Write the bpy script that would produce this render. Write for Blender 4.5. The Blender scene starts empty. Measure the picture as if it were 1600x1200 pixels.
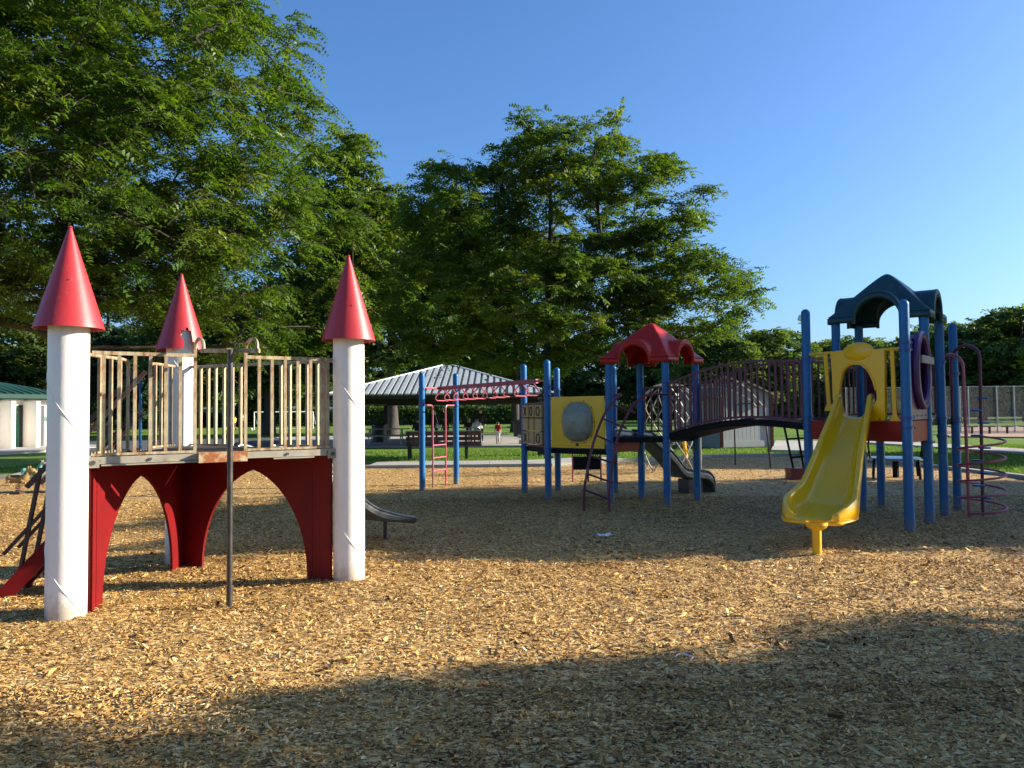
import bpy, math, random
import numpy as np
from mathutils import Vector, Matrix

C = bpy.context.scene.collection
scene = bpy.context.scene
R = math.radians

# ------------------------------------------------------------------ camera
CAM_H, FPX, PITCH, ROLL = 1.575, 1200.0, R(2.05), R(0.55)
cam = bpy.data.cameras.new('camera')
cam.sensor_width = 36.0
cam.lens = 36.0 * FPX / 1600.0
cam.clip_start, cam.clip_end = 0.05, 3000
camo = bpy.data.objects.new('camera', cam)
C.objects.link(camo)
camo.matrix_world = (Matrix.Translation((0, 0, CAM_H)) @ Matrix.Rotation(R(90) + PITCH, 4, 'X')
                     @ Matrix.Rotation(-ROLL, 4, 'Z'))
scene.camera = camo

# ------------------------------------------------------------------ light
SUN_EL, SUN_AZ = R(20.5), R(83.0)          # azimuth clockwise from +Y
w = bpy.data.worlds.new('World')
scene.world = w
w.use_nodes = True
nt = w.node_tree
bg = nt.nodes['Background']
sky = nt.nodes.new('ShaderNodeTexSky')
sky.sky_type = 'NISHITA'
sky.sun_disc = False
sky.sun_elevation = SUN_EL
sky.sun_rotation = SUN_AZ
sky.altitude = 800
sky.air_density = 1.2
sky.dust_density = 3.2
sky.ozone_density = 8.2
nt.links.new(sky.outputs[0], bg.inputs[0])
bg.inputs[1].default_value = 0.092
sun = bpy.data.lights.new('sun', 'SUN')
sun.energy = 5.0
sun.angle = R(0.53)
sun.color = (1.0, 0.90, 0.74)
suno = bpy.data.objects.new('sun', sun)
C.objects.link(suno)
sd = Vector((math.sin(SUN_AZ) * math.cos(SUN_EL), math.cos(SUN_AZ) * math.cos(SUN_EL), math.sin(SUN_EL)))
suno.rotation_euler = sd.to_track_quat('Z', 'Y').to_euler()
suno.location = (30, 5, 30)
vs = scene.view_settings
vs.view_transform = 'Standard'
vs.look = 'None'
vs.gamma = 1
vs.use_curve_mapping = False
vs.exposure = 1.40
scene.cycles.max_bounces = 8
scene.cycles.transparent_max_bounces = 8

# ------------------------------------------------------------------ measuring helpers: a sight line of the photograph met with a real plane
CP, SP, CR, SR = math.cos(PITCH), math.sin(PITCH), math.cos(ROLL), math.sin(ROLL)
def ray(px, py):
    u, v = (px - 800) / FPX, (600 - py) / FPX
    u, v = u * CR + v * SR, -u * SR + v * CR
    return np.array((u, CP - SP * v, SP + CP * v))
ORG = np.array((0, 0, CAM_H))
def G(px, py, z=0.0):
    d = ray(px, py)
    return ORG + d * ((z - CAM_H) / d[2])
def At(px, py, Y):
    d = ray(px, py)
    return ORG + d * (Y / d[1])
def PL(P, Q, px, py):
    """point on the upright plane through P and Q"""
    P, Q = np.array(P[:2], float), np.array(Q[:2], float)
    n = np.array((Q[1] - P[1], -(Q[0] - P[0]), 0))
    d = ray(px, py)
    t = np.dot(n, np.array((P[0], P[1], 0)) - ORG) / np.dot(n, d)
    return ORG + d * t
def v3(p, z=None):
    return np.array((p[0], p[1], p[2] if z is None else z), float)
def lerp(a, b, t):
    return np.asarray(a, float) * (1 - t) + np.asarray(b, float) * t
def unit(v):
    v = np.asarray(v, float)
    return v / (np.linalg.norm(v) + 1e-12)

# ------------------------------------------------------------------ materials
def pm(name, col, rough=0.5, var=0.12, scale=6.0, bump=0.0, bscale=60.0, metal=0.0, spec=0.5, dirt=None, dscale=3.0,
       dlo=0.55, dhi=0.7, stretch=(1, 1, 1), damt=1.0, coat=0.0, trans=0.0):
    m = bpy.data.materials.new(name)
    m.use_nodes = True
    t = m.node_tree
    b = t.nodes['Principled BSDF']
    tc = t.nodes.new('ShaderNodeTexCoord')
    mp = t.nodes.new('ShaderNodeMapping')
    mp.inputs['Scale'].default_value = stretch
    t.links.new(tc.outputs['Object'], mp.inputs[0])
    n = t.nodes.new('ShaderNodeTexNoise')
    n.inputs['Scale'].default_value = scale
    n.inputs['Detail'].default_value = 5
    t.links.new(mp.outputs[0], n.inputs['Vector'])
    mx = t.nodes.new('ShaderNodeMix'); mx.data_type = 'RGBA'
    c = np.array(col)
    mx.inputs[6].default_value = (*np.clip(c * (1 - var), 0, 1), 1)
    mx.inputs[7].default_value = (*np.clip(c * (1 + var), 0, 1), 1)
    mr = t.nodes.new('ShaderNodeMapRange')
    mr.inputs[1].default_value, mr.inputs[2].default_value = 0.3, 0.7
    t.links.new(n.outputs[0], mr.inputs[0])
    t.links.new(mr.outputs[0], mx.inputs[0])
    out = mx.outputs[2]
    if dirt is not None:
        n2 = t.nodes.new('ShaderNodeTexNoise')
        n2.inputs['Scale'].default_value = dscale
        n2.inputs['Detail'].default_value = 8
        n2.inputs['Roughness'].default_value = 0.65
        t.links.new(mp.outputs[0], n2.inputs['Vector'])
        m2 = t.nodes.new('ShaderNodeMapRange')
        m2.inputs[1].default_value, m2.inputs[2].default_value = dlo, dhi
        m2.inputs[4].default_value = damt
        t.links.new(n2.outputs[0], m2.inputs[0])
        mx2 = t.nodes.new('ShaderNodeMix'); mx2.data_type = 'RGBA'
        t.links.new(m2.outputs[0], mx2.inputs[0])
        t.links.new(out, mx2.inputs[6])
        mx2.inputs[7].default_value = (*dirt, 1)
        out = mx2.outputs[2]
    t.links.new(out, b.inputs['Base Color'])
    b.inputs['Roughness'].default_value = rough
    b.inputs['Metallic'].default_value = metal
    b.inputs['Specular IOR Level'].default_value = spec
    b.inputs['Coat Weight'].default_value = coat
    b.inputs['Transmission Weight'].default_value = trans
    if bump:
        n3 = t.nodes.new('ShaderNodeTexNoise')
        n3.inputs['Scale'].default_value = bscale
        n3.inputs['Detail'].default_value = 4
        t.links.new(mp.outputs[0], n3.inputs['Vector'])
        bp = t.nodes.new('ShaderNodeBump')
        bp.inputs['Strength'].default_value = bump
        bp.inputs['Distance'].default_value = 0.02
        t.links.new(n3.outputs[0], bp.inputs['Height'])
        t.links.new(bp.outputs[0], b.inputs['Normal'])
    return m

def leafmat(name, c0, c1, c2=None, translucent=0.46):
    """colour varies by the tint attribute (spray to spray) only"""
    m = bpy.data.materials.new(name)
    m.use_nodes = True
    t = m.node_tree
    for n in list(t.nodes):
        t.nodes.remove(n)
    o = t.nodes.new('ShaderNodeOutputMaterial')
    at = t.nodes.new('ShaderNodeAttribute'); at.attribute_name = 'tint'
    cr = t.nodes.new('ShaderNodeValToRGB')
    cr.color_ramp.elements[0].color = (*c0, 1)
    cr.color_ramp.elements[1].color = (*c1, 1)
    if c2:
        e = cr.color_ramp.elements.new(0.93); e.color = (*c1, 1)
        cr.color_ramp.elements[-1].color = (*c2, 1)
    t.links.new(at.outputs['Fac'], cr.inputs[0])
    d = t.nodes.new('ShaderNodeBsdfDiffuse')
    tr = t.nodes.new('ShaderNodeBsdfTranslucent')
    gl = t.nodes.new('ShaderNodeBsdfGlossy'); gl.inputs['Roughness'].default_value = 0.5
    gl.inputs['Color'].default_value = (0.8, 0.85, 0.8, 1)
    br = t.nodes.new('ShaderNodeMix'); br.data_type = 'RGBA'; br.blend_type = 'MULTIPLY'
    br.inputs[0].default_value = 1
    br.inputs[7].default_value = (1.25, 1.3, 0.5, 1)
    t.links.new(cr.outputs[0], d.inputs[0])
    t.links.new(cr.outputs[0], br.inputs[6])
    t.links.new(br.outputs[2], tr.inputs[0])
    m1 = t.nodes.new('ShaderNodeMixShader'); m1.inputs[0].default_value = translucent
    t.links.new(d.outputs[0], m1.inputs[1]); t.links.new(tr.outputs[0], m1.inputs[2])
    m2 = t.nodes.new('ShaderNodeMixShader'); m2.inputs[0].default_value = 0.025
    t.links.new(m1.outputs[0], m2.inputs[1]); t.links.new(gl.outputs[0], m2.inputs[2])
    t.links.new(m2.outputs[0], o.inputs[0])
    return m

M = {}
M['white'] = pm('white_paint', (0.80, 0.755, 0.68), 0.38, 0.03, 3, 0.06, 30, dirt=(0.42, 0.38, 0.30), dscale=5, dlo=0.66, dhi=0.9, damt=0.5)
def splash(m, col, hi=0.30):
    """dirt splashed on the foot of a thing that stands in the chips: a stain with ragged edge"""
    t = m.node_tree; B = t.nodes['Principled BSDF']
    src = B.inputs['Base Color'].links[0].from_socket
    tc = t.nodes.new('ShaderNodeTexCoord'); sp = t.nodes.new('ShaderNodeSeparateXYZ'); t.links.new(tc.outputs['Object'], sp.inputs[0])
    nz = t.nodes.new('ShaderNodeTexNoise'); nz.inputs['Scale'].default_value = 14; nz.inputs['Detail'].default_value = 7; nz.inputs['Roughness'].default_value = .7
    t.links.new(tc.outputs['Object'], nz.inputs['Vector'])
    mr = t.nodes.new('ShaderNodeMapRange'); mr.inputs[1].default_value = 0; mr.inputs[2].default_value = hi; mr.inputs[3].default_value = .62; mr.inputs[4].default_value = -.25
    t.links.new(sp.outputs['Z'], mr.inputs[0])
    ad = t.nodes.new('ShaderNodeMath'); ad.operation = 'ADD'; t.links.new(mr.outputs[0], ad.inputs[0]); t.links.new(nz.outputs[0], ad.inputs[1])
    m2 = t.nodes.new('ShaderNodeMapRange'); m2.inputs[1].default_value = .50; m2.inputs[2].default_value = 1.05; m2.inputs[4].default_value = .75
    t.links.new(ad.outputs[0], m2.inputs[0])
    mx = t.nodes.new('ShaderNodeMix'); mx.data_type = 'RGBA'; mx.inputs[7].default_value = (*col, 1)
    t.links.new(m2.outputs[0], mx.inputs[0]); t.links.new(src, mx.inputs[6]); t.links.new(mx.outputs[2], B.inputs['Base Color'])
splash(M['white'], (0.36, 0.29, 0.20))
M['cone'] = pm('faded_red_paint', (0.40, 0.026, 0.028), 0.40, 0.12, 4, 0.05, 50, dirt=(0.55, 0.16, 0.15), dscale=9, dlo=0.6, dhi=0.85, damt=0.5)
M['cone_raw'] = pm('peeled_red_paint', (0.52, 0.13, 0.12), 0.6, 0.25, 20, 0.3, 60)
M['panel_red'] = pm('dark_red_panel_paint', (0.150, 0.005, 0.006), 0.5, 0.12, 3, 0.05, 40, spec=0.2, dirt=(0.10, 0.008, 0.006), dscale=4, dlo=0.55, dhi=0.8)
M['rail'] = pm('rusting_galvanised_rail', (0.38, 0.315, 0.19), 0.5, 0.28, 9, 0.15, 80, metal=0.15, dirt=(0.20, 0.075, 0.018), dscale=3.6, dlo=0.46, dhi=0.66, stretch=(5, 5, 1.1))
M['rustplate'] = pm('rusty_plate', (0.44, 0.36, 0.22), 0.6, 0.2, 6, 0.15, 70, dirt=(0.27, 0.085, 0.018), dscale=6, dlo=0.42, dhi=0.52)
M['galv'] = pm('galvanised_steel', (0.30, 0.275, 0.21), 0.5, 0.15, 10, 0.05, 60, metal=0.2, dirt=(0.22, 0.12, 0.05), dscale=4, dlo=0.6, dhi=0.75)
M['bolt'] = pm('dark_bolt_steel', (0.10, 0.09, 0.08), 0.5, 0.1, 20, metal=0.5)
M['grate'] = pm('dark_deck_coating', (0.045, 0.04, 0.036), 0.6, 0.3, 15, 0.1, 60)
M['pole'] = pm('worn_grey_pole', (0.055, 0.050, 0.046), 0.38, 0.3, 5, metal=0.4, dirt=(0.10, 0.085, 0.07), dscale=6, dlo=0.55, dhi=0.62, stretch=(2, 2, 1.2))
M['bar_brown'] = pm('brown_painted_bar', (0.055, 0.028, 0.022), 0.5, 0.2, 8)
M['steel'] = pm('slide_steel', (0.22, 0.22, 0.22), 0.34, 0.15, 8, metal=0.7, dirt=(0.10, 0.09, 0.08), dscale=5)
M['blue'] = pm('blue_post_paint', (0.012, 0.122, 0.30), 0.36, 0.12, 2.5, 0.04, 40, spec=0.35, dirt=(0.07, 0.19, 0.36), dscale=5, dlo=0.6, dhi=0.75, damt=0.6)
splash(M['blue'], (0.14, 0.15, 0.15), 0.35)
M['blue_dark'] = pm('blue_collar_paint', (0.014, 0.07, 0.25), 0.4, 0.1)
M['maroon'] = pm('maroon_rail_paint', (0.120, 0.020, 0.038), 0.5, 0.15, 5, 0.05, 60, dirt=(0.2, 0.07, 0.08), dscale=7, dlo=0.62, dhi=0.75)
M['pinkred'] = pm('faded_raspberry_pipe', (0.42, 0.075, 0.105), 0.36, 0.15, 6, dirt=(0.5, 0.2, 0.2), dscale=8, dlo=0.6, dhi=0.8)
M['black'] = pm('black_coating', (0.006, 0.0055, 0.0055), 0.6, 0.3, 8, spec=0.15)
M['yellow'] = pm('yellow_plastic', (0.80, 0.44, 0.004), 0.26, 0.06, 2, 0.02, 30, coat=0.15, dirt=(0.40, 0.24, 0.02), dscale=7, dlo=0.66, dhi=0.8, damt=0.5)
M['yellow_paint'] = pm('yellow_metal_paint', (0.78, 0.42, 0.006), 0.4, 0.06, 4)
M['redroof'] = pm('red_plastic', (0.42, 0.014, 0.006), 0.40, 0.10, 3, 0.03, 30, spec=0.3, dirt=(0.30, 0.03, 0.02), dscale=4)
M['teal'] = pm('dark_teal_plastic', (0.014, 0.055, 0.066), 0.42, 0.14, 3, 0.03, 30, spec=0.35, dirt=(0.04, 0.09, 0.10), dscale=5)
M['purple'] = pm('purple_plastic', (0.075, 0.020, 0.105), 0.38, 0.12, 3, 0.03, 30)
M['redboard'] = pm('red_deck_board', (0.27, 0.020, 0.010), 0.5, 0.1, 4, spec=0.25, dirt=(0.14, 0.02, 0.012), dscale=5)
M['tan'] = pm('tan_plastic_block', (0.42, 0.28, 0.11), 0.5, 0.08, 4)
M['dome'] = pm('scratched_clear_dome', (0.25, 0.26, 0.19), 0.34, 0.14, 6, dirt=(0.17, 0.16, 0.09), dscale=9, dlo=0.5, dhi=0.7, spec=0.4)
M['concrete'] = pm('concrete', (0.33, 0.315, 0.285), 0.85, 0.12, 1.2, 0.15, 25, dirt=(0.28, 0.26, 0.23), dscale=0.8, dlo=0.5, dhi=0.75)
M['asphalt'] = pm('asphalt', (0.055, 0.057, 0.062), 0.9, 0.2, 2, 0.2, 60)
M['dirtfield'] = pm('infield_dirt', (0.30, 0.19, 0.12), 0.95, 0.15, 0.6, 0.2, 10)
M['bark'] = pm('tree_bark', (0.050, 0.040, 0.032), 0.9, 0.35, 6, 0.8, 14, stretch=(2, 2, 0.5))
M['shedwall'] = pm('grey_shed_siding', (0.30, 0.315, 0.32), 0.75, 0.06, 3, 0.05, 20)
M['shedside'] = pm('olive_shed_siding', (0.10, 0.10, 0.07), 0.8, 0.08, 3)
M['trimred'] = pm('dark_red_trim', (0.17, 0.03, 0.022), 0.6, 0.1)
M['rooftan'] = pm('weathered_roof_shingle', (0.16, 0.13, 0.105), 0.9, 0.2, 8)
M['roofmetal'] = pm('ribbed_roof_metal', (0.50, 0.55, 0.58), 0.35, 0.06, 3, metal=0.25)
M['roofpan'] = pm('roof_pan_metal', (0.12, 0.14, 0.15), 0.5, 0.06, 3, metal=0.2)
M['darkwood'] = pm('dark_stained_timber', (0.028, 0.024, 0.021), 0.7, 0.2, 6)
M['slatred'] = pm('red_brown_slat', (0.11, 0.028, 0.020), 0.55, 0.2, 6)
M['greyplank'] = pm('weathered_grey_plank', (0.27, 0.26, 0.24), 0.75, 0.15, 6)
M['whitewall'] = pm('white_block_wall', (0.78, 0.75, 0.69), 0.7, 0.04, 2, 0.1, 12)
M['greenroof'] = pm('green_roof_metal', (0.010, 0.046, 0.032), 0.6, 0.08, 3, spec=0.2)
M['greendoor'] = pm('green_door_paint', (0.02, 0.15, 0.085), 0.5, 0.06, 3)
M['bin'] = pm('black_bin_plastic', (0.018, 0.018, 0.018), 0.45, 0.2, 5)
M['liner'] = pm('pale_bin_liner', (0.38, 0.38, 0.39), 0.5, 0.1, 9)
M['bronze'] = pm('golden_brown_rider_paint', (0.30, 0.19, 0.065), 0.5, 0.2, 5)
M['mint'] = pm('mint_rider_paint', (0.16, 0.42, 0.33), 0.45, 0.1, 5)
M['greyrider'] = pm('grey_rider_paint', (0.26, 0.24, 0.21), 0.5, 0.15, 5)
M['fencegalv'] = pm('galvanised_fence_steel', (0.46, 0.46, 0.44), 0.5, 0.1, 5, metal=0.2)
M['wire'] = pm('grey_fence_wire', (0.24, 0.25, 0.24), 0.6, 0.1, 5)
M['paper'] = pm('white_paper', (0.75, 0.77, 0.82), 0.7, 0.05, 8)
M['skin'] = pm('skin', (0.42, 0.23, 0.15), 0.55, 0.06, 5)
M['skinpale'] = pm('pale_skin', (0.62, 0.43, 0.33), 0.55, 0.06, 5)
M['hairdark'] = pm('dark_hair', (0.02, 0.014, 0.01), 0.6, 0.2, 10)
M['hairbrown'] = pm('brown_hair', (0.10, 0.05, 0.025), 0.6, 0.2, 10)
M['cblack'] = pm('black_cloth', (0.014, 0.014, 0.017), 0.9, 0.2, 8)
M['cwhite'] = pm('white_cloth', (0.66, 0.66, 0.66), 0.9, 0.05, 8)
M['cred'] = pm('red_cloth', (0.40, 0.012, 0.022), 0.9, 0.1, 8)
M['corange'] = pm('rust_orange_cloth', (0.22, 0.035, 0.016), 0.9, 0.1, 8)
M['cjean'] = pm('denim_cloth', (0.035, 0.065, 0.12), 0.9, 0.15, 8)
M['cyellow'] = pm('yellow_cloth', (0.6, 0.42, 0.03), 0.9, 0.1, 8)
M['housewall'] = pm('pale_house_wall', (0.55, 0.54, 0.51), 0.8, 0.05, 3)
M['houseroof'] = pm('grey_house_roof', (0.30, 0.31, 0.33), 0.85, 0.1, 3)
M['houseroofred'] = pm('red_brown_house_roof', (0.14, 0.055, 0.045), 0.85, 0.1, 3)
M['glass'] = pm('dark_window_glass', (0.02, 0.025, 0.03), 0.1, 0.05, 3)
M['lampwhite'] = pm('white_lamp_pole', (0.62, 0.62, 0.60), 0.5, 0.05, 3)
M['discblue'] = pm('blue_grey_disc', (0.16, 0.24, 0.34), 0.3, 0.12, 6, metal=0.4)
M['leaf_locust'] = leafmat('locust_leaf', (0.050, 0.112, 0.012), (0.125, 0.188, 0.018), (0.175, 0.195, 0.028))
M['leaf_locust_far'] = leafmat('locust_leaf_older', (0.050, 0.106, 0.016), (0.135, 0.190, 0.024), (0.20, 0.205, 0.03))
M['leaf_dark'] = leafmat('dense_leaf', (0.034, 0.080, 0.019), (0.086, 0.140, 0.032))
M['leaf_mid'] = leafmat('mixed_leaf', (0.056, 0.105, 0.032), (0.14, 0.185, 0.05))
M['leaf_needle'] = leafmat('needle_leaf', (0.022, 0.048, 0.026), (0.045, 0.085, 0.036), translucent=0.15)
M['blade'] = leafmat('grass_blade', (0.065, 0.135, 0.014), (0.125, 0.205, 0.026), (0.13, 0.17, 0.035), translucent=0.45)

# ------------------------------------------------------------------ mesh builder
class MB:
    def __init__(s):
        s.v, s.f, s.n = [], [], 0
    def add(s, verts, faces):
        verts = np.asarray(verts, float).reshape(-1, 3)
        s.v.append(verts)
        k = s.n
        s.f.extend([tuple(i + k for i in f) for f in faces])
        s.n += len(verts)
        return s
    def box(s, c, size, rot=None):
        h = np.array(size, float) / 2
        p = np.array([(x, y, z) for x in (-1, 1) for y in (-1, 1) for z in (-1, 1)], float) * h
        if rot is not None:
            p = p @ np.array(rot).T
        return s.add(p + np.array(c), [(0, 1, 3, 2), (4, 6, 7, 5), (0, 4, 5, 1), (2, 3, 7, 6), (0, 2, 6, 4), (1, 5, 7, 3)])
    def beam(s, a, b, wd, ht, up=(0, 0, 1)):
        a, b = np.asarray(a, float), np.asarray(b, float)
        d = unit(b - a)
        up = np.asarray(up, float)
        if abs(np.dot(d, up)) > 0.98:
            up = np.array((0, 1.0, 0))
        x = unit(np.cross(d, up)); y = np.cross(x, d)
        p = []
        for e in (a, b):
            for (i, j) in ((-1, -1), (1, -1), (1, 1), (-1, 1)):
                p.append(e + x * wd / 2 * i + y * ht / 2 * j)
        return s.add(p, [(3, 2, 1, 0), (4, 5, 6, 7), (0, 1, 5, 4), (1, 2, 6, 5), (2, 3, 7, 6), (3, 0, 4, 7)])
    def tube(s, pts, r, n=8, closed=False, cap=True):
        pts = np.asarray(pts, float)
        m = len(pts)
        r = np.full(m, r, float) if np.isscalar(r) else np.asarray(r, float)
        if closed:
            T = np.roll(pts, -1, 0) - np.roll(pts, 1, 0)
        else:
            T = np.gradient(pts, axis=0)
        T /= (np.linalg.norm(T, axis=1)[:, None] + 1e-12)
        ref = np.array((0, 0, 1.0)) if abs(T[0][2]) < 0.9 else np.array((1.0, 0, 0))
        x = unit(np.cross(T[0], ref))
        ang = np.arange(n) * 2 * math.pi / n
        V = []
        for i in range(m):
            x = unit(x - T[i] * np.dot(x, T[i]))
            y = np.cross(T[i], x)
            V.append(pts[i] + r[i] * (np.cos(ang)[:, None] * x + np.sin(ang)[:, None] * y))
        V = np.concatenate(V)
        F = []
        for i in range(m if closed else m - 1):
            j = (i + 1) % m
            for k in range(n):
                k2 = (k + 1) % n
                F.append((i * n + k, i * n + k2, j * n + k2, j * n + k))
        if cap and not closed:
            F.append(tuple(range(n - 1, -1, -1)))
            F.append(tuple((m - 1) * n + k for k in range(n)))
        return s.add(V, F)
    def lathe(s, prof, c=(0, 0, 0), n=24, skip=None):
        ang = np.arange(n) * 2 * math.pi / n
        V = np.concatenate([np.stack((r * np.cos(ang), r * np.sin(ang), np.full(n, z)), 1) for r, z in prof]) + np.array(c)
        F = []
        for i in range(len(prof) - 1):
            for k in range(n):
                if skip and skip(i, k):
                    continue
                k2 = (k + 1) % n
                F.append((i * n + k, i * n + k2, (i + 1) * n + k2, (i + 1) * n + k))
        return s.add(V, F)
    def grid(s, P, closeu=False):
        P = np.asarray(P, float)
        a, b = P.shape[:2]
        F = []
        for i in range(a - 1):
            for j in range(b if closeu else b - 1):
                j2 = (j + 1) % b
                F.append((i * b + j, i * b + j2, (i + 1) * b + j2, (i + 1) * b + j))
        return s.add(P.reshape(-1, 3), F)
    def prism(s, poly, thick):
        """polygon (3D points) extruded by vector thick"""
        P = np.asarray(poly, float); t = np.asarray(thick, float)
        n = len(P)
        F = [tuple(range(n)), tuple(range(2 * n - 1, n - 1, -1))]
        F += [(i, n + i, n + (i + 1) % n, (i + 1) % n) for i in range(n)]
        return s.add(np.concatenate((P, P + t)), F)
    def ball(s, c, r, n=12, m=8, rot=None):
        r = np.array((r, r, r) if np.isscalar(r) else r, float)
        V, F = [], []
        for i in range(m + 1):
            th = math.pi * i / m
            for k in range(n):
                ph = 2 * math.pi * k / n
                V.append((math.sin(th) * math.cos(ph), math.sin(th) * math.sin(ph), math.cos(th)))
        V = np.array(V) * r
        if rot is not None:
            V = V @ np.array(rot).T
        for i in range(m):
            for k in range(n):
                k2 = (k + 1) % n
                F.append((i * n + k, (i + 1) * n + k, (i + 1) * n + k2, i * n + k2))
        return s.add(V + np.array(c), F)
    def mesh(s, name, mats, org=(0, 0, 0), smooth=35):
        me = bpy.data.meshes.new(name)
        V = np.concatenate(s.v) - np.array(org)
        me.from_pydata(V.tolist(), [], s.f)
        for m in (mats if isinstance(mats, (list, tuple)) else [mats]):
            me.materials.append(M[m] if isinstance(m, str) else m)
        if smooth:
            me.polygons.foreach_set('use_smooth', [True] * len(me.polygons))
            me.set_sharp_from_angle(angle=R(smooth))
        me.update()
        return me
    def build(s, name, mats, parent=None, smooth=35, org=None, **tags):
        if org is None:
            org = wloc(parent) if parent else (0, 0, 0)
            loc = (0, 0, 0)
        else:
            loc = np.array(org) - wloc(parent)
        o = bpy.data.objects.new(name, s.mesh(name, mats, org, smooth))
        C.objects.link(o)
        o.location = tuple(loc) if parent else tuple(org)
        if parent:
            o.parent = parent
        for k, x in tags.items():
            o[k] = x
        return o

def wloc(o):
    p = np.zeros(3)
    while o is not None:
        p = p + np.array(o.location)
        o = o.parent
    return p
def piece(name, me, parent, loc, rot=None, scale=None, **tags):
    o = bpy.data.objects.new(name, me)
    C.objects.link(o)
    o.parent = parent
    o.location = tuple(np.array(loc) - wloc(parent))
    if rot is not None:
        o.rotation_euler = rot if len(rot) == 3 and not hasattr(rot[0], '__len__') else Matrix(rot).to_euler()
    if scale is not None:
        o.scale = scale
    for k, x in tags.items():
        o[k] = x
    return o
def thing(name, label, cat, loc=(0, 0, 0), group=None):
    o = bpy.data.objects.new(name, None)
    o.empty_display_size = 0.2
    C.objects.link(o)
    o.location = tuple(loc)
    o['label'] = label; o['category'] = cat
    if group:
        o['group'] = group
    return o
def tag(o, label, cat, group=None):
    o['label'] = label; o['category'] = cat
    if group:
        o['group'] = group
    return o
def barmesh(name, wd, dp, mat, rnd=False):
    """upright bar one metre high standing on its origin"""
    b = MB()
    if rnd:
        b.tube([(0, 0, 0), (0, 0, 1)], wd / 2, 8)
    else:
        b.box((0, 0, .5), (wd, dp, 1))
    return b.mesh(name, mat)
def arc(c, u, v, r, a0, a1, n):
    return [np.asarray(c) + r * (math.cos(a) * np.asarray(u) + math.sin(a) * np.asarray(v)) for a in np.linspace(a0, a1, n)]
def smoothpath(pts, k=6):
    P = np.asarray(pts, float)
    Q = np.vstack((2 * P[0] - P[1], P, 2 * P[-1] - P[-2]))
    out = []
    for i in range(1, len(Q) - 2):
        for t in np.linspace(0, 1, k, endpoint=False):
            a, b, c, d = Q[i - 1], Q[i], Q[i + 1], Q[i + 2]
            out.append(0.5 * ((2 * b) + (-a + c) * t + (2 * a - 5 * b + 4 * c - d) * t * t + (-a + 3 * b - 3 * c + d) * t ** 3))
    out.append(P[-1])
    return np.array(out)
# ================================================================== ground
rng = np.random.default_rng(7)
def vnoise(x, y, seed, cell):
    g = np.random.default_rng(seed).random((256, 256))
    x, y = np.asarray(x) / cell + 128, np.asarray(y) / cell + 128
    xi, yi = np.floor(x).astype(int), np.floor(y).astype(int)
    fx, fy = x - xi, y - yi
    fx, fy = fx * fx * (3 - 2 * fx), fy * fy * (3 - 2 * fy)
    q = lambda a, b: g[a % 256, b % 256]
    return (q(xi, yi) * (1 - fx) + q(xi + 1, yi) * fx) * (1 - fy) + (q(xi, yi + 1) * (1 - fx) + q(xi + 1, yi + 1) * fx) * fy - 0.5
MOUNDS = []
def hz(x, y):
    h = -0.012 + 0.030 * vnoise(x, y, 1, 2.3) + 0.020 * vnoise(x, y, 2, 0.7) + 0.014 * vnoise(x, y, 3, 0.22)
    for mx, my, mr, mh in MOUNDS:
        h = h + mh * np.exp(-((x - mx) ** 2 + (y - my) ** 2) / (mr * mr))
    return h
# outline of the chip bed, far edge traced along its kerb
KERB = [G(-330, 765), G(0, 747), G(300, 738), G(570, 731), G(860, 728), G(1000, 720), G(1110, 714), G(1250, 711), G(1340, 719), G(1430, 727), G(1600, 747), G(1800, 775), G(2300, 850)]
KERB = [k[:2] for k in KERB]
for px, py, mr, mh in ((1262, 850, .30, -.045), (380, 955, .22, -.02), (640, 838, .30, -.035), (930, 790, .28, -.03)):
    g0 = G(px, py); MOUNDS.append((g0[0], g0[1], mr, mh))
BED = np.array(KERB + [(16, -6), (-16, -6)])
def inside(x, y):
    c = np.zeros(np.shape(x), bool)
    j = len(BED) - 1
    for i in range(len(BED)):
        (xi, yi), (xj, yj) = BED[i], BED[j]
        if yi != yj:
            c ^= ((yi > y) != (yj > y)) & (x < (xj - xi) * (y - yi) / (yj - yi) + xi)
        j = i
    return c
for px, py, mr, mh in ((1277, 867, .35, .02), (358, 948, .22, .012), (602, 845, .3, .02)):
    g0 = G(px, py); MOUNDS.append((g0[0], g0[1], mr, mh))
g0 = G(1422, 833); MOUNDS.append((g0[0], g0[1], .4, .02))

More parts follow.
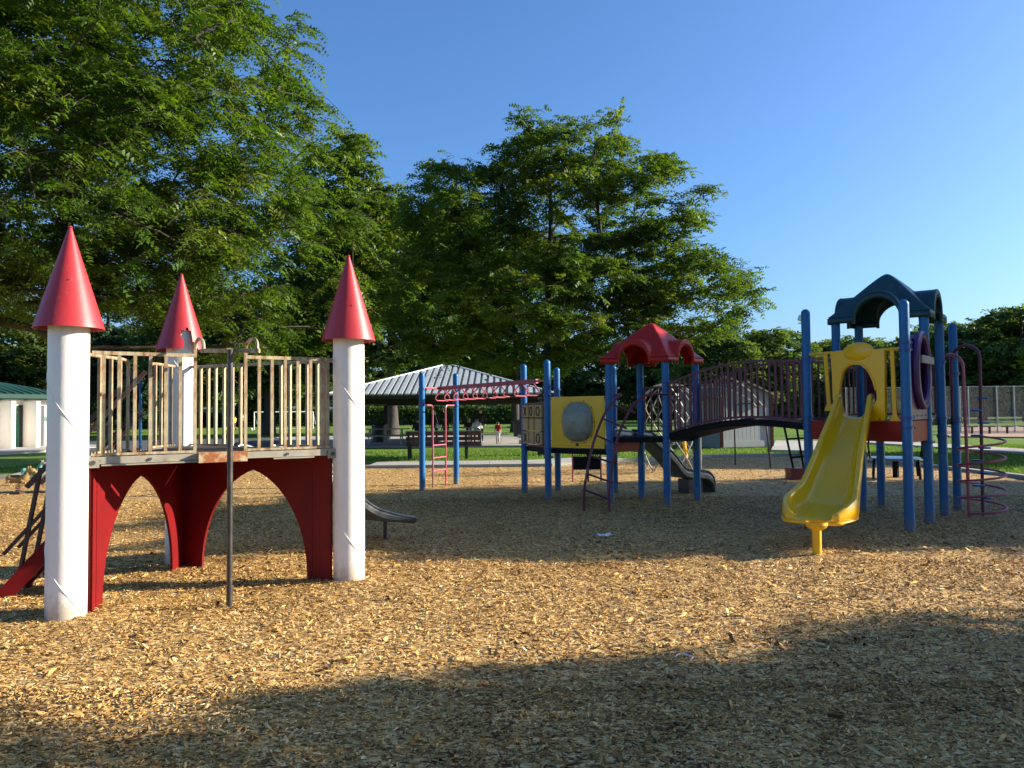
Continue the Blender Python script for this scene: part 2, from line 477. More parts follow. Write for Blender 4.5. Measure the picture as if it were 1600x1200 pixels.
b = MB()
for i in range(24):
    pass
xs = np.concatenate((np.linspace(-1500, -60, 8), np.linspace(-50, 50, 21), np.linspace(60, 1500, 8)))
ys = np.concatenate((np.linspace(-400, -10, 6), np.linspace(0, 110, 23), np.linspace(140, 1600, 8)))
P = np.array([[(x, y, -0.055) for x in xs] for y in ys])
b.grid(P)
def grassmat():
    m = bpy.data.materials.new('mown_lawn')
    m.use_nodes = True
    t = m.node_tree; B = t.nodes['Principled BSDF']
    tc = t.nodes.new('ShaderNodeTexCoord')
    def noise(s, d=6):
        n = t.nodes.new('ShaderNodeTexNoise'); n.inputs['Scale'].default_value = s; n.inputs['Detail'].default_value = d
        t.links.new(tc.outputs['Object'], n.inputs['Vector']); return n
    n1, n2, n3 = noise(0.25), noise(3.0), noise(28, 3)
    cr = t.nodes.new('ShaderNodeValToRGB')
    E = cr.color_ramp.elements
    E[0].position, E[0].color = 0.32, (0.078, 0.152, 0.016, 1)
    E[1].position, E[1].color = 0.68, (0.150, 0.235, 0.034, 1)
    ad = t.nodes.new('ShaderNodeMath'); ad.operation = 'MULTIPLY_ADD'; ad.inputs[1].default_value = 0.5
    t.links.new(n2.outputs[0], ad.inputs[0])
    ml = t.nodes.new('ShaderNodeMath'); ml.operation = 'MULTIPLY'; ml.inputs[1].default_value = 0.5
    t.links.new(n1.outputs[0], ml.inputs[0]); t.links.new(ml.outputs[0], ad.inputs[2])
    t.links.new(ad.outputs[0], cr.inputs[0]); t.links.new(cr.outputs[0], B.inputs['Base Color'])
    B.inputs['Roughness'].default_value = 0.9
    B.inputs['Specular IOR Level'].default_value = 0.15
    bp = t.nodes.new('ShaderNodeBump'); bp.inputs['Strength'].default_value = 1; bp.inputs['Distance'].default_value = 0.06
    t.links.new(n3.outputs[0], bp.inputs['Height']); t.links.new(bp.outputs[0], B.inputs['Normal'])
    return m
M['lawn'] = grassmat()
b.build('lawn', 'lawn', kind='structure')

def chipmat(name, attr):
    m = bpy.data.materials.new(name)
    m.use_nodes = True
    t = m.node_tree; B = t.nodes['Principled BSDF']
    cr = t.nodes.new('ShaderNodeValToRGB')
    E = cr.color_ramp.elements
    cols = [(0.0, (0.060, 0.024, 0.008)), (0.18, (0.19, 0.095, 0.028)), (0.45, (0.43, 0.237, 0.066)), (0.75, (0.61, 0.385, 0.124)), (1.0, (0.77, 0.59, 0.29))]
    E[0].position, E[0].color = cols[0][0], (*cols[0][1], 1)
    E[1].position, E[1].color = cols[-1][0], (*cols[-1][1], 1)
    for p, c in cols[1:-1]:
        e = E.new(p); e.color = (*c, 1)
    if attr:
        a = t.nodes.new('ShaderNodeAttribute'); a.attribute_name = 'tint'
        t.links.new(a.outputs['Fac'], cr.inputs[0])
    else:
        tc = t.nodes.new('ShaderNodeTexCoord')
        mp = t.nodes.new('ShaderNodeMapping'); mp.inputs['Rotation'].default_value = (0, 0, .6); mp.inputs['Scale'].default_value = (1, 1.9, 1)
        t.links.new(tc.outputs['Object'], mp.inputs[0])
        vo = t.nodes.new('ShaderNodeTexVoronoi'); vo.inputs['Scale'].default_value = 40
        nz = t.nodes.new('ShaderNodeTexNoise'); nz.inputs['Scale'].default_value = 13; nz.inputs['Detail'].default_value = 3
        t.links.new(tc.outputs['Object'], nz.inputs['Vector'])
        mv = t.nodes.new('ShaderNodeMix'); mv.data_type = 'VECTOR'; mv.inputs[0].default_value = 0.12
        t.links.new(mp.outputs[0], mv.inputs[4]); t.links.new(nz.outputs['Color'], mv.inputs[5])
        t.links.new(mv.outputs[1], vo.inputs['Vector'])
        sp = t.nodes.new('ShaderNodeSeparateColor'); t.links.new(vo.outputs['Color'], sp.inputs[0])
        t.links.new(sp.outputs[0], cr.inputs[0])
        bp = t.nodes.new('ShaderNodeBump'); bp.inputs['Strength'].default_value = 1; bp.inputs['Distance'].default_value = 0.02
        t.links.new(sp.outputs[1], bp.inputs['Height']); t.links.new(bp.outputs[0], B.inputs['Normal'])
    t.links.new(cr.outputs[0], B.inputs['Base Color'])
    B.inputs['Roughness'].default_value = 0.7
    B.inputs['Specular IOR Level'].default_value = 0.3
    return m
M['mulch'] = chipmat('packed_wood_chips', False)
M['chip'] = chipmat('loose_wood_chip', True)
# bed surface
ys = np.concatenate((np.linspace(-6, 2.4, 12), np.arange(2.5, 9, 0.07), np.arange(9, 16, 0.14), np.arange(16, 30, 0.35)))
xs = np.concatenate((np.linspace(-21, -8, 40), np.arange(-7.95, 8.0, 0.08), np.linspace(8, 21, 40)))
X, Y = np.meshgrid(xs, ys)
Z = hz(X, Y)
n0 = len(xs)
ok = inside(X, Y)
# vertices just outside are pulled onto the kerb line so the bed ends along it
b = MB()
F = []
for i in range(len(ys) - 1):
    for j in range(n0 - 1):
        if ok[i, j] and ok[i, j + 1] and ok[i + 1, j] and ok[i + 1, j + 1]:
            F.append((i * n0 + j, i * n0 + j + 1, (i + 1) * n0 + j + 1, (i + 1) * n0 + j))
b.add(np.stack((X, Y, Z), -1).reshape(-1, 3), F)
b.build('mulch_bed', 'mulch', kind='structure', smooth=60)

def rawmesh(name, V, F4, mat, tint, tri=False):
    me = bpy.data.meshes.new(name)
    k = 3 if tri else 4
    me.vertices.add(len(V)); me.vertices.foreach_set('co', np.ascontiguousarray(V, dtype=np.float32).ravel())
    me.loops.add(len(F4) * k); me.loops.foreach_set('vertex_index', np.ascontiguousarray(F4, dtype=np.int32).ravel())
    me.polygons.add(len(F4))
    me.polygons.foreach_set('loop_start', np.arange(len(F4), dtype=np.int32) * k)
    a = me.attributes.new('tint', 'FLOAT', 'POINT')
    a.data.foreach_set('value', np.ascontiguousarray(tint, dtype=np.float32))
    me.materials.append(M[mat])
    me.update()
    me.validate()
    return me
def chips(N, d0, d1, L0, L1, solid, seed):
    r = np.random.default_rng(seed)
    y = np.sqrt(r.random(N) * (d1 ** 2 - d0 ** 2) + d0 ** 2)
    x = (r.random(N) * 2 - 1) * (y * 0.70 + 1.9)
    k = inside(x, y)
    x, y = x[k], y[k]; N = len(x)
    L = r.uniform(L0, L1, N); W = L * r.uniform(0.18, 0.42, N); T = r.uniform(.002, .005, N)
    ya = r.uniform(0, 2 * math.pi, N)
    ti, ro = r.normal(0, .30, N), r.normal(0, .35, N)
    d = np.stack((np.cos(ya) * np.cos(ti), np.sin(ya) * np.cos(ti), np.sin(ti)), 1)
    s = np.stack((-np.sin(ya) * np.cos(ro), np.cos(ya) * np.cos(ro), np.sin(ro)), 1)
    n = np.cross(d, s)
    c = np.stack((x, y, hz(x, y) + r.uniform(0.0, .018, N)), 1)
    tint = np.clip(r.beta(1.9, 1.9, N) + 0.25 * vnoise(x, y, 21, 1.1) + .2 * vnoise(x, y, 22, .25), 0, 1)
    if solid:
        V = np.zeros((N, 8, 3)); q = 0
        for i in (-1, 1):
            for j in (-1, 1):
                for h in (-1, 1):
                    tp = r.uniform(.45, 1.0, N)[:, None]
                    V[:, q] = c + d * (L[:, None] / 2 * i * r.uniform(.8, 1, N)[:, None]) + s * (W[:, None] / 2 * j * tp) + n * (T[:, None] / 2 * h)
                    q += 1
        fs = np.array([(1, 3, 7, 5), (0, 4, 5, 1)[::-1], (2, 3, 7, 6), (0, 2, 3, 1), (4, 5, 7, 6)])
        F = (np.arange(N)[:, None, None] * 8 + fs[None]).reshape(-1, 4)
        return V.reshape(-1, 3), F, np.repeat(tint, 8)
    V = np.zeros((N, 6, 3)); bend = r.normal(0, .12, N)[:, None]
    q = 0
    for i in (-1, 0, 1):
        for j in (-1, 1):
            V[:, q] = c + d * (L[:, None] / 2 * i) + s * (W[:, None] / 2 * j * (1 if i == 0 else r.uniform(.4, 1, N)[:, None])) + n * (L[:, None] * bend * (1 if i == 0 else 0))
            q += 1
    if solid is None:
        V = V[:, [0, 1, 4, 5]]
        F = (np.arange(N)[:, None, None] * 4 + np.array([(0, 1, 3, 2)])[None]).reshape(-1, 4)
        return V.reshape(-1, 3), F, np.repeat(tint, 4)
    fs = np.array([(0, 1, 3, 2), (2, 3, 5, 4)])
    F = (np.arange(N)[:, None, None] * 6 + fs[None]).reshape(-1, 4)
    return V.reshape(-1, 3), F, np.repeat(tint, 6)
parts = [chips(2600, 2.6, 9.5, .055, .105, True, 15), chips(36000, 2.5, 4.5, .012, .040, True, 11), chips(98000, 4.4, 8.0, .014, .042, False, 12), chips(130000, 7.8, 14.0, .022, .050, None, 14), chips(50000, 13.5, 29, .04, .07, None, 13)]
off = 0; VV, FF, TT = [], [], []
for V, F, t in parts:
    VV.append(V); FF.append(F + off); TT.append(t); off += len(V)
o = bpy.data.objects.new('wood_chips', rawmesh('wood_chips', np.concatenate(VV), np.concatenate(FF), 'chip', np.concatenate(TT)))
C.objects.link(o); o['kind'] = 'stuff'

# kerb round the bed, in cast lengths
kb = []
for i in range(len(KERB) - 1):
    a, c = np.array(KERB[i]), np.array(KERB[i + 1])
    n = max(1, int(np.linalg.norm(c - a) / 3.0))
    kb += [lerp(a, c, t) for t in np.linspace(0, 1, n, endpoint=False)]
kb.append(np.array(KERB[-1]))
kerb = bpy.data.objects.new('kerb', None); C.objects.link(kerb); kerb['kind'] = 'structure'
for a, c in zip(kb[:-1], kb[1:]):
    d = unit(c - a)
    b = MB(); b.beam((*(a + d * .006), -.01), (*(c - d * .006), -.01), .18, .17)
    b.build('kerb_stone', 'concrete', kerb, smooth=0)

def sheet(name, pts, z, mat, **k):
    b = MB(); P = [(p[0], p[1], z) for p in pts]
    b.prism(P, (0, 0, -0.15))
    return b.build(name, mat, smooth=0, **k)
# walk along the far side of the bed, cast in slabs with open joints
walk = bpy.data.objects.new('sidewalk', None); C.objects.link(walk); walk['kind'] = 'structure'
wa = [np.array(KERB[i]) for i in range(0, 6)]
nseg = []
for a, c in zip(wa[:-1], wa[1:]):
    n = max(1, int(round(np.linalg.norm(c - a) / 1.6)))
    for t in range(n):
        nseg.append((lerp(a, c, t / n), lerp(a, c, (t + 1) / n)))
for a, c in nseg:
    d = unit(c - a); nn = np.array((-d[1], d[0]))
    p = [a + d * .008 + nn * .12, c - d * .008 + nn * .12, c - d * .008 + nn * 2.2, a + d * .008 + nn * 2.2]
    b = MB(); b.prism([(q[0], q[1], 0.035 + random.Random(a[0]).uniform(-.004, .004)) for q in p], (0, 0, -.12))
    b.build('paving_slab', 'concrete', walk, smooth=0)
slab = sheet('pavilion_slab', [G(470, 699), G(560, 698), G(700, 697.5), G(880, 697), G(1090, 692), G(1000, 683), G(560, 681), G(430, 684)], 0.04, 'concrete', kind='structure')
sheet('shed_apron', [G(1205, 704), G(1330, 706), G(1300, 690), G(1212, 689)], 0.03, 'concrete', kind='structure')
sheet('park_path', [G(1340, 691), G(1430, 697), G(1520, 703), G(1640, 711), G(1640, 705), G(1530, 698), G(1430, 692), G(1340, 687)], 0.03, 'concrete', kind='structure')
sheet('asphalt_court', [G(140, 706), G(330, 700), G(520, 693), G(520, 685), G(330, 686), G(120, 690)], 0.02, 'asphalt', kind='structure')
sheet('infield_dirt', [G(1480, 682), G(1700, 684), G(1900, 678), G(1900, 662), G(1480, 668)], 0.02, 'dirtfield', kind='structure')
sheet('building_apron', [G(-300, 712), G(0, 709), G(85, 704), G(150, 700), G(150, 696), G(-300, 700)], 0.05, 'concrete', kind='structure')
# short grass standing on the near lawn strips
def blades(N, seed):
    r = np.random.default_rng(seed)
    x = r.uniform(-16, 26, N); y = 17 + 16 * r.random(N) ** 1.1
    far = np.interp(x, [k[0] for k in KERB[1:11]], [k[1] for k in KERB[1:11]])
    walkw = np.where(x < KERB[5][0], 2.4, 0.25)
    k = (y > far + walkw) & ~((y > 32.5) & (x < 8)) & (np.abs(x) < y * .72)
    x, y = x[k], y[k]; N = len(x)
    h = r.uniform(.03, .085, N); a = r.uniform(0, 6.283, N); wd = r.uniform(.008, .018, N)
    V = np.zeros((N, 3, 3))
    V[:, 0] = np.stack((x - np.cos(a) * wd, y - np.sin(a) * wd, np.full(N, -.06)), 1)
    V[:, 1] = np.stack((x + np.cos(a) * wd, y + np.sin(a) * wd, np.full(N, -.06)), 1)
    V[:, 2] = np.stack((x + r.normal(0, .03, N), y + r.normal(0, .03, N), h - .05), 1)
    return V.reshape(-1, 3), np.arange(3 * N).reshape(-1, 3), np.repeat(r.random(N), 3)
V, F, t = blades(110000, 5)
o = bpy.data.objects.new('grass', rawmesh('grass', V, F, 'blade', t, True)); C.objects.link(o); o['kind'] = 'stuff'
# ================================================================== castle climber
def base_pt(px, py, r):
    g = G(px, py); d = unit(g[:2]); return g[:2] + d * r
TR = 0.148
TA, TB, TC = base_pt(103, 968, TR), base_pt(545.5, 909, TR), base_pt(281, 882, TR)
print('castle', TA, TB, TC)
cen = (TA + TB + TC) / 3
castle = thing('castle_climber', 'castle climber with three white towers, red cone roofs, rusty railings and dark red arches', 'castle climber', (cen[0], cen[1], 0))
DECK, RTOP, TTOP = 1.245, 2.085, 2.315
def tower(c, lab, broken=False, seamphase=0.0):
    cx, cy = c
    b = MB()
    b.lathe([(TR, -0.12), (TR, .6), (TR, 1.2), (TR, 1.8), (TR, TTOP), (TR, TTOP + .16) if broken else (TR - .01, TTOP), (.001, TTOP + .161) if broken else (TR - .02, TTOP)], (cx, cy, 0), 48)
    t = b.build('tower', 'white', castle)
    t['label'] = lab
    # the spiral seam of the wound tube
    b = MB()
    zs = np.arange(0.0, TTOP - .02, .02)
    a = seamphase - zs / 1.36 * 2 * math.pi
    pts = np.stack((cx + (TR + .0005) * np.cos(a), cy + (TR + .0005) * np.sin(a), zs), 1)
    b.tube(pts, .0035, 5)
    b.build('spiral_seam', 'white', t)
    # cone with rolled edge; built as a double shell
    CR_, CHT, N = 0.256, 0.835, 96
    prof_o = [(CR_, TTOP - .045), (CR_ * 0.985, TTOP - .03)]
    for k in range(1, 27):
        q = k / 26
        prof_o.append((CR_ * (1 - q) * .985 + 0.014 * q, TTOP - .03 + CHT * .955 * q))
    for k in range(1, 6):
        q = k / 5 * math.pi / 2
        prof_o.append((0.019 * math.cos(q) + .0003, TTOP - .03 + CHT * .955 + 0.022 * math.sin(q)))
    skip = None
    face = math.atan2(-cy, -cx)
    if broken:
        rr = random.Random(3)
        jag = [rr.uniform(-.03, .03) for _ in range(40)]
        def skip(i, k):
            ang = (2 * math.pi * (k + .5) / N - face + math.pi) % (2 * math.pi) - math.pi
            z = (prof_o[i][1] + prof_o[min(i + 1, len(prof_o) - 1)][1]) / 2 - TTOP + .045
            c0 = float(np.interp(z, (0, .06, .14, .22), (.36, .36, .24, .27)))
            wd = float(np.interp(z, (0, .03, .09, .15, .22), (.36, .27, .22, .30, .22))) + jag[(i // 2) % 40]
            return z < .215 + jag[(k // 2 * 3) % 40] * .4 and abs(ang - c0) < wd
    b = MB()
    b.lathe(prof_o, (cx, cy, 0), N, skip)
    pin = [(max(r - .008, .0002), z) for r, z in prof_o[::-1]]
    nsk = (lambda i, k: skip(len(prof_o) - 2 - i, k)) if skip else None
    b.lathe(pin, (cx, cy, 0), N, nsk)
    if not broken:
        b.lathe([(CR_ - .008, TTOP - .045), (CR_, TTOP - .045)], (cx, cy, 0), N)
    rf = b.build('cone_roof', 'cone', t)
    if broken:
        rf['label'] = 'red cone roof with a jagged hole broken through its lower edge'
    else:
        for da, zz in ((-.05, .36), (.03, .362)) if seamphase > 1 else ((.2, .31),):
            a = face + da; rr_ = CR_ * (1 - zz / CHT) + .002
            b = MB(); b.ball((cx + rr_ * math.cos(a), cy + rr_ * math.sin(a), TTOP - .03 + zz), .005, 8, 6)
            b.build('rivet_hole', 'bolt', t)
    # flange where the tower meets the deck
    return t
tower(TA, 'nearest white tower under an intact red cone', seamphase=4.05 + 2.05)
tower(TB, 'white tower under an intact red cone, beside the low steel slide', seamphase=0.45)
tower(TC, 'white tower at the back whose red cone has a broken hole', True, seamphase=2.0)

# deck
def side(P, Q):
    P, Q = v3(P, 0), v3(Q, 0)
    d = unit(Q - P); n = np.array((d[1], -d[0], 0))
    if np.dot(n[:2], cen - P[:2]) > 0:
        n = -n
    return P, Q, d, n
def on(P, Q, t, z=0, off=0):
    P_, Q_, d, n = side(P, Q)
    p = P_ * (1 - t) + Q_ * t + n * off
    p[2] = z
    return p
inn = [v3(lerp(p, cen, .10), DECK) for p in (TA, TB, TC)]
b = MB(); b.prism([p - np.array((0, 0, .03)) for p in inn], (0, 0, .018))
deck = b.build('deck', 'grate', castle, smooth=0)
# raised strips of the deck grating
bar_me = None
axis = unit(v3(TB, 0) - v3(TA, 0)); per = np.array((-axis[1], axis[0], 0))
b = MB()
hgt = np.dot(v3(TC, 0) - v3(TA, 0), per)
for k in np.arange(.12, hgt * .92, .035):
    f = k / hgt
    l, r_ = lerp(v3(TA, 0), v3(TC, 0), f), lerp(v3(TB, 0), v3(TC, 0), f)
    l, r_ = l + axis * .16, r_ - axis * .16
    if np.dot(r_ - l, axis) > .05:
        b.beam((l[0], l[1], DECK - .004), (r_[0], r_[1], DECK - .004), .012, .014)
for k in np.arange(-.2, 2.3, .05):
    a0 = v3(TA, DECK - .0052) + axis * k + per * .15
    f = .15 / hgt
    # clip to the triangle
    s = 0.15
    e = None
    for s2 in np.arange(.15, hgt * .9, .03):
        ff = s2 / hgt
        lo = np.dot(lerp(v3(TA, 0), v3(TC, 0), ff) - v3(TA, 0), axis) + .16
        hi = np.dot(lerp(v3(TB, 0), v3(TC, 0), ff) - v3(TA, 0), axis) - .16
        if lo < k < hi:
            if e is None: s = s2
            e = s2
    if e and e > s + .1:
        b.beam(v3(TA, DECK - .0052) + axis * k + per * s, v3(TA, DECK - .0052) + axis * k + per * e, .012, .01)
b.build('grating_strips', 'grate', deck, smooth=0, kind='stuff')

def rim(P, Q, t0, t1):
    b = MB(); b.beam(on(P, Q, t0, DECK - .035, .012), on(P, Q, t1, DECK - .035, .012), .03, .058)
    e = b.build('deck_edge', 'galv', castle, smooth=0)
    for t in np.linspace(t0 + .03, t1 - .03, 6):
        b = MB(); p = on(P, Q, t, DECK - .037, .029); n = side(P, Q)[3]
        b.tube([p, p + n * .010], .013, 8)
        b.build('bolt', 'bolt', e)
    return e
for P, Q in ((TA, TB), (TA, TC), (TC, TB)):
    rim(P, Q, .062, .938)
# bright lip under the front edge and the rusty step plate at the gap
for t0, t1 in ((.10, .47), (.69, .85)):
    b = MB(); b.beam(on(TA, TB, t0, DECK - .074, .028), on(TA, TB, t1, DECK - .074, .028), .035, .012)
    b.build('edge_lip', 'galv', castle, smooth=0)
def tpx(P, Q, px, py=640):
    p = PL(P, Q, px, py); P_, Q_, d, n = side(P, Q)
    return np.dot(p - P_, d) / np.linalg.norm(Q_ - P_)
t0, t1 = tpx(TA, TB, 308), tpx(TA, TB, 383)
b = MB(); b.beam(on(TA, TB, t0, DECK - .04, .06), on(TA, TB, t1, DECK - .04, .06), .07, .088)
b.build('step_plate', 'rustplate', castle, smooth=0)

# railings
barm = barmesh('railing_bar', .026, .026, 'rail')
def fbar(P, Q, t, z0=DECK + .002, z1=RTOP - .012, par=None, me=None):
    p = on(P, Q, t, z0); d = side(P, Q)[2]
    rz = math.atan2(d[1], d[0])
    return piece('bar', me or barm, par, p, (0, 0, rz), (1, 1, z1 - z0))
def railing(P, Q, ts, ta, tb, label=None):
    r = MB()
    r.beam(on(P, Q, ta, RTOP), on(P, Q, tb, RTOP), .03, .03)
    o = r.build('railing', 'rail', castle, smooth=0)
    r = MB(); r.beam(on(P, Q, ta, DECK + .012), on(P, Q, tb, DECK + .012), .028, .02)
    r.build('bottom_rail', 'rail', o, smooth=0)
    for t in ts:
        fbar(P, Q, t, DECK + .022, RTOP - .016, o)
    if label:
        o['label'] = label
    return o
postA, postB = tpx(TA, TB, 304.5, 640), tpx(TA, TB, 383.5, 640)
ra = railing(TA, TB, [tpx(TA, TB, x) for x in (161.6, 185.8, 210.6, 234.8, 258.8, 281.5)], .07, postA)
rb = railing(TA, TB, [tpx(TA, TB, x) for x in (404.8, 424.8, 445.5, 465, 485, 503, 512)], postB, .93)
# posts of the gap with hooks that carry the pole bracket
nAB = side(TA, TB)[3]
pole_b = G(358.5, 946)[:2]
for t, par, pxe in ((postA, ra, 318), (postB, rb, 402)):
    fbar(TA, TB, t, DECK - .06, 2.14, par).name = 'gap_post'
    p = on(TA, TB, t, 2.14)
    pe = At(pxe, 548, np.linalg.norm(pole_b[1]) + (.10 if pxe < 350 else .02))
    q = np.array((pe[0], pe[1], 2.14))
    mid = (p + q) / 2
    pts = [p - (0, 0, .02), p, lerp(p, q, .1) + (0, 0, .055), mid + (0, 0, .085), lerp(p, q, .9) + (0, 0, .055), q, np.array((q[0], q[1], pe[2] - .012))]
    b = MB(); b.tube(smoothpath(pts, 5), .015, 8); b.build('hook', 'rail', par)
    if pxe < 350: hA = pe
    else: hB = pe
pol = MB(); pol.tube([(pole_b[0], pole_b[1], -.15), (pole_b[0], pole_b[1], .16)], .0255, 14)
pol.tube([(pole_b[0], pole_b[1], .155), (pole_b[0], pole_b[1], hA[2])], .0235, 14)
pl = pol.build('sliding_pole', 'pole', castle)
mid = (hA + hB) / 2
b = MB(); b.beam(hA - unit(hB - hA) * .02, hB + unit(hB - hA) * .02, .03, .034)
b.beam(mid, (pole_b[0], pole_b[1], mid[2]), .05, .03)
b.build('pole_bracket', 'rail', pl, smooth=0)
# side with the ladder: two short railings whose ends curl down at the gap
def curled(P, Q, ta, tg, ts, sgn):
    d = side(P, Q)[2]; L = np.linalg.norm(v3(Q, 0) - v3(P, 0))
    e = on(P, Q, tg, RTOP)
    pts = [on(P, Q, ta, RTOP), e - sgn * d * .10, e - sgn * d * .03 - (0, 0, .012), e - (0, 0, .05), e - (0, 0, .12), on(P, Q, tg, DECK)]
    path = np.vstack((pts[:1], smoothpath(pts[1:5], 5), pts[5:]))
    b = MB(); b.tube(path, .0165, 8)
    o = b.build('railing', 'rail', castle)
    b = MB(); b.beam(on(P, Q, ta, DECK + .012), on(P, Q, tg - sgn * .01, DECK + .012), .028, .02)
    b.build('bottom_rail', 'rail', o, smooth=0)
    for t in ts:
        fbar(P, Q, t, DECK + .022, RTOP - .014, o)
curled(TA, TC, .08, .455, (.13, .22, .31, .385), 1)
curled(TA, TC, .92, .66, (.715, .775, .83, .885), -1)
# back side with the slide gap under a through rail
rr = MB(); rr.beam(on(TC, TB, .07, RTOP), on(TC, TB, .93, RTOP), .03, .03)
rc = rr.build('railing', 'rail', castle, smooth=0)
for a, c in ((.07, .335), (.60, .93)):
    rr = MB(); rr.beam(on(TC, TB, a, DECK + .012), on(TC, TB, c, DECK + .012), .028, .02)
    rr.build('bottom_rail', 'rail', rc, smooth=0)
for x in (313.5, 325.5, 337, 350, 363, 376, 439, 453, 467, 480, 496, 507):
    t = tpx(TC, TB, x)
    if .08 < t < .93:
        fbar(TC, TB, t, DECK + .022, RTOP - .016, rc)

# arch panels below the deck
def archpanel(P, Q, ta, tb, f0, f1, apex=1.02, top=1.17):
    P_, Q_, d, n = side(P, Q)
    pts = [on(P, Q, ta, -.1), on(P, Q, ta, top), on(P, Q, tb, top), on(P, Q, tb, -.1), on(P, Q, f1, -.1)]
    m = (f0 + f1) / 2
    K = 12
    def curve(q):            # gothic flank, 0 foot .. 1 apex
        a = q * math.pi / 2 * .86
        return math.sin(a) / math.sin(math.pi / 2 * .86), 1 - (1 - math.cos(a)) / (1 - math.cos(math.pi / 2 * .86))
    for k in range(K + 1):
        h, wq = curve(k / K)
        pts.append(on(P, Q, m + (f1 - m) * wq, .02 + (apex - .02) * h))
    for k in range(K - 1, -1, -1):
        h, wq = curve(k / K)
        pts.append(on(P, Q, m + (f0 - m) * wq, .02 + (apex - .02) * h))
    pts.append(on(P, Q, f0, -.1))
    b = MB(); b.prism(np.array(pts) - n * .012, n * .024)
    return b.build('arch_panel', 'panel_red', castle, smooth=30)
def inward(P, Q, k):
    n = side(P, Q)[3]; return np.array(P[:2]) - n[:2] * k, np.array(Q[:2]) - n[:2] * k
AC0, AC1 = inward(TA, TC, .11)
CB0, CB1 = inward(TC, TB, .11)
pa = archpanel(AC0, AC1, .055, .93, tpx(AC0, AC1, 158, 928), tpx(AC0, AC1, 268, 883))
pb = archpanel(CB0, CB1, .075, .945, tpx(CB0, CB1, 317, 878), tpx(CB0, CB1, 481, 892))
for P, Q, par, tt in ((AC0, AC1, pa, (.075, .11, .86, .915)), (CB0, CB1, pb, (.09, .13, .835, .93))):
    for t in tt:
        b = MB(); b.beam(on(P, Q, t, -.08, .0), on(P, Q, t, 1.168, .0), .03, .05, up=side(P, Q)[2])
        b.build('panel_flange', 'panel_red', par, smooth=0)
# brackets from tower to deck
for P, Q, t in ((TA, TB, .075), (TB, TA, .075)):
    b = MB(); p = on(P, Q, t, DECK - .05, .035); d = side(P, Q)[2]
    b.beam(p - d * .05, p + d * .045, .012, .085)
    br = b.build('tower_bracket', 'galv', castle, smooth=0)
    b = MB(); n = side(P, Q)[3]; b.tube([p, p + n * .018], .018, 10); b.build('bolt', 'bolt', br)

# access ladder
lad_m = on(TA, TC, .556, DECK - .03)
foot = G(8, 922); foot[2] = -.08
ldir = unit(v3(foot, 0) - v3(lad_m, 0)); ln = np.array((-ldir[1], ldir[0], 0))
foot = v3(lad_m, -.08) + ldir * np.dot(v3(foot, 0) - v3(lad_m, 0), ldir)
for s in (-1, 1):
    a, c = lad_m + ln * .19 * s, foot + ln * .19 * s
    b = MB(); b.beam(a, c, .045, .13, up=(0, 0, 1))
    b.build('ladder_side', 'panel_red', castle, smooth=0)
    b = MB(); off = np.array((0, 0, .38))
    b.beam(lerp(a, c, .0) + off, lerp(a, c, .96) + off, .03, .03)
    off = np.array((0, 0, .76))
    b.beam(lerp(a, c, -.02) + off, lerp(a, c, .80) + off, .035, .04)
    pbt = lerp(a, c, .88)
    b.beam(pbt - (0, 0, .15), lerp(a, c, .70) + (0, 0, .80), .03, .03)
    b.build('handrail', 'bar_brown', castle, smooth=0)
for k in range(5):
    p = lerp(lad_m, foot, (k + .6) / 5.4)
    b = MB(); b.box(p, (.11, .37, .03), Matrix.Rotation(math.atan2(ldir[1], ldir[0]), 3, 'Z'))
    b.build('ladder_step', 'grate', castle, smooth=0)

# steel slide at the back
s0 = on(TC, TB, .47, DECK)
se = G(624, 813, .20)
sdir = unit(v3(se, 0) - v3(s0, 0)); sn = np.array((-sdir[1], sdir[0], 0)); SL = np.linalg.norm(v3(se, 0) - v3(s0, 0))
prof = smoothpath([(-.02, 1.19), (.12, 1.16), (.42 * SL, .74), (.64 * SL, .40), (.78 * SL, .27), (.90 * SL, .225), (SL, .205), (SL + .05, .17)], 6)
def chute(parent, mat, s0, sdir, sn, prof, wfun, hfun, name='slide', rimr=.016):
    P = []
    for s, z in prof:
        wd, h = wfun(s), hfun(s)
        row = []
        for q in np.linspace(-1, 1, 17):
            aq = abs(q)
            if aq < .62:
                xx, zz = q / .62 * (wd - .04), 0
            elif aq < .78:
                a = (aq - .62) / .16 * math.pi / 2
                xx, zz = math.copysign(wd - .04 + .04 * math.sin(a), q), .04 * (1 - math.cos(a))
            else:
                xx, zz = math.copysign(wd, q), .04 + (aq - .78) / .22 * max(h - .04, .002)
            row.append(v3(s0, 0) + sdir * s + sn * xx + np.array((0, 0, z + zz)))
        P.append(row)
    P = np.array(P)
    b = MB(); b.grid(P)
    o = b.build(name, mat, parent)
    md = o.modifiers.new('thick', 'SOLIDIFY'); md.thickness = .008; md.offset = 0
    for k in (0, -1):
        b = MB(); b.tube(P[:, k], rimr, 8); b.build('slide_rim', mat, o)
    return o, P
so, SP_ = chute(castle, 'steel', s0, sdir, sn, prof, lambda s: .235, lambda s: np.interp(s / SL, (0, .08, .3, .8, 1.02), (.05, .09, .12, .11, .04)))
gl = G(602, 843)
b = MB(); b.tube([(gl[0], gl[1], -.1), (gl[0], gl[1], .23)], .024, 10); b.build('slide_leg', 'pole', so)
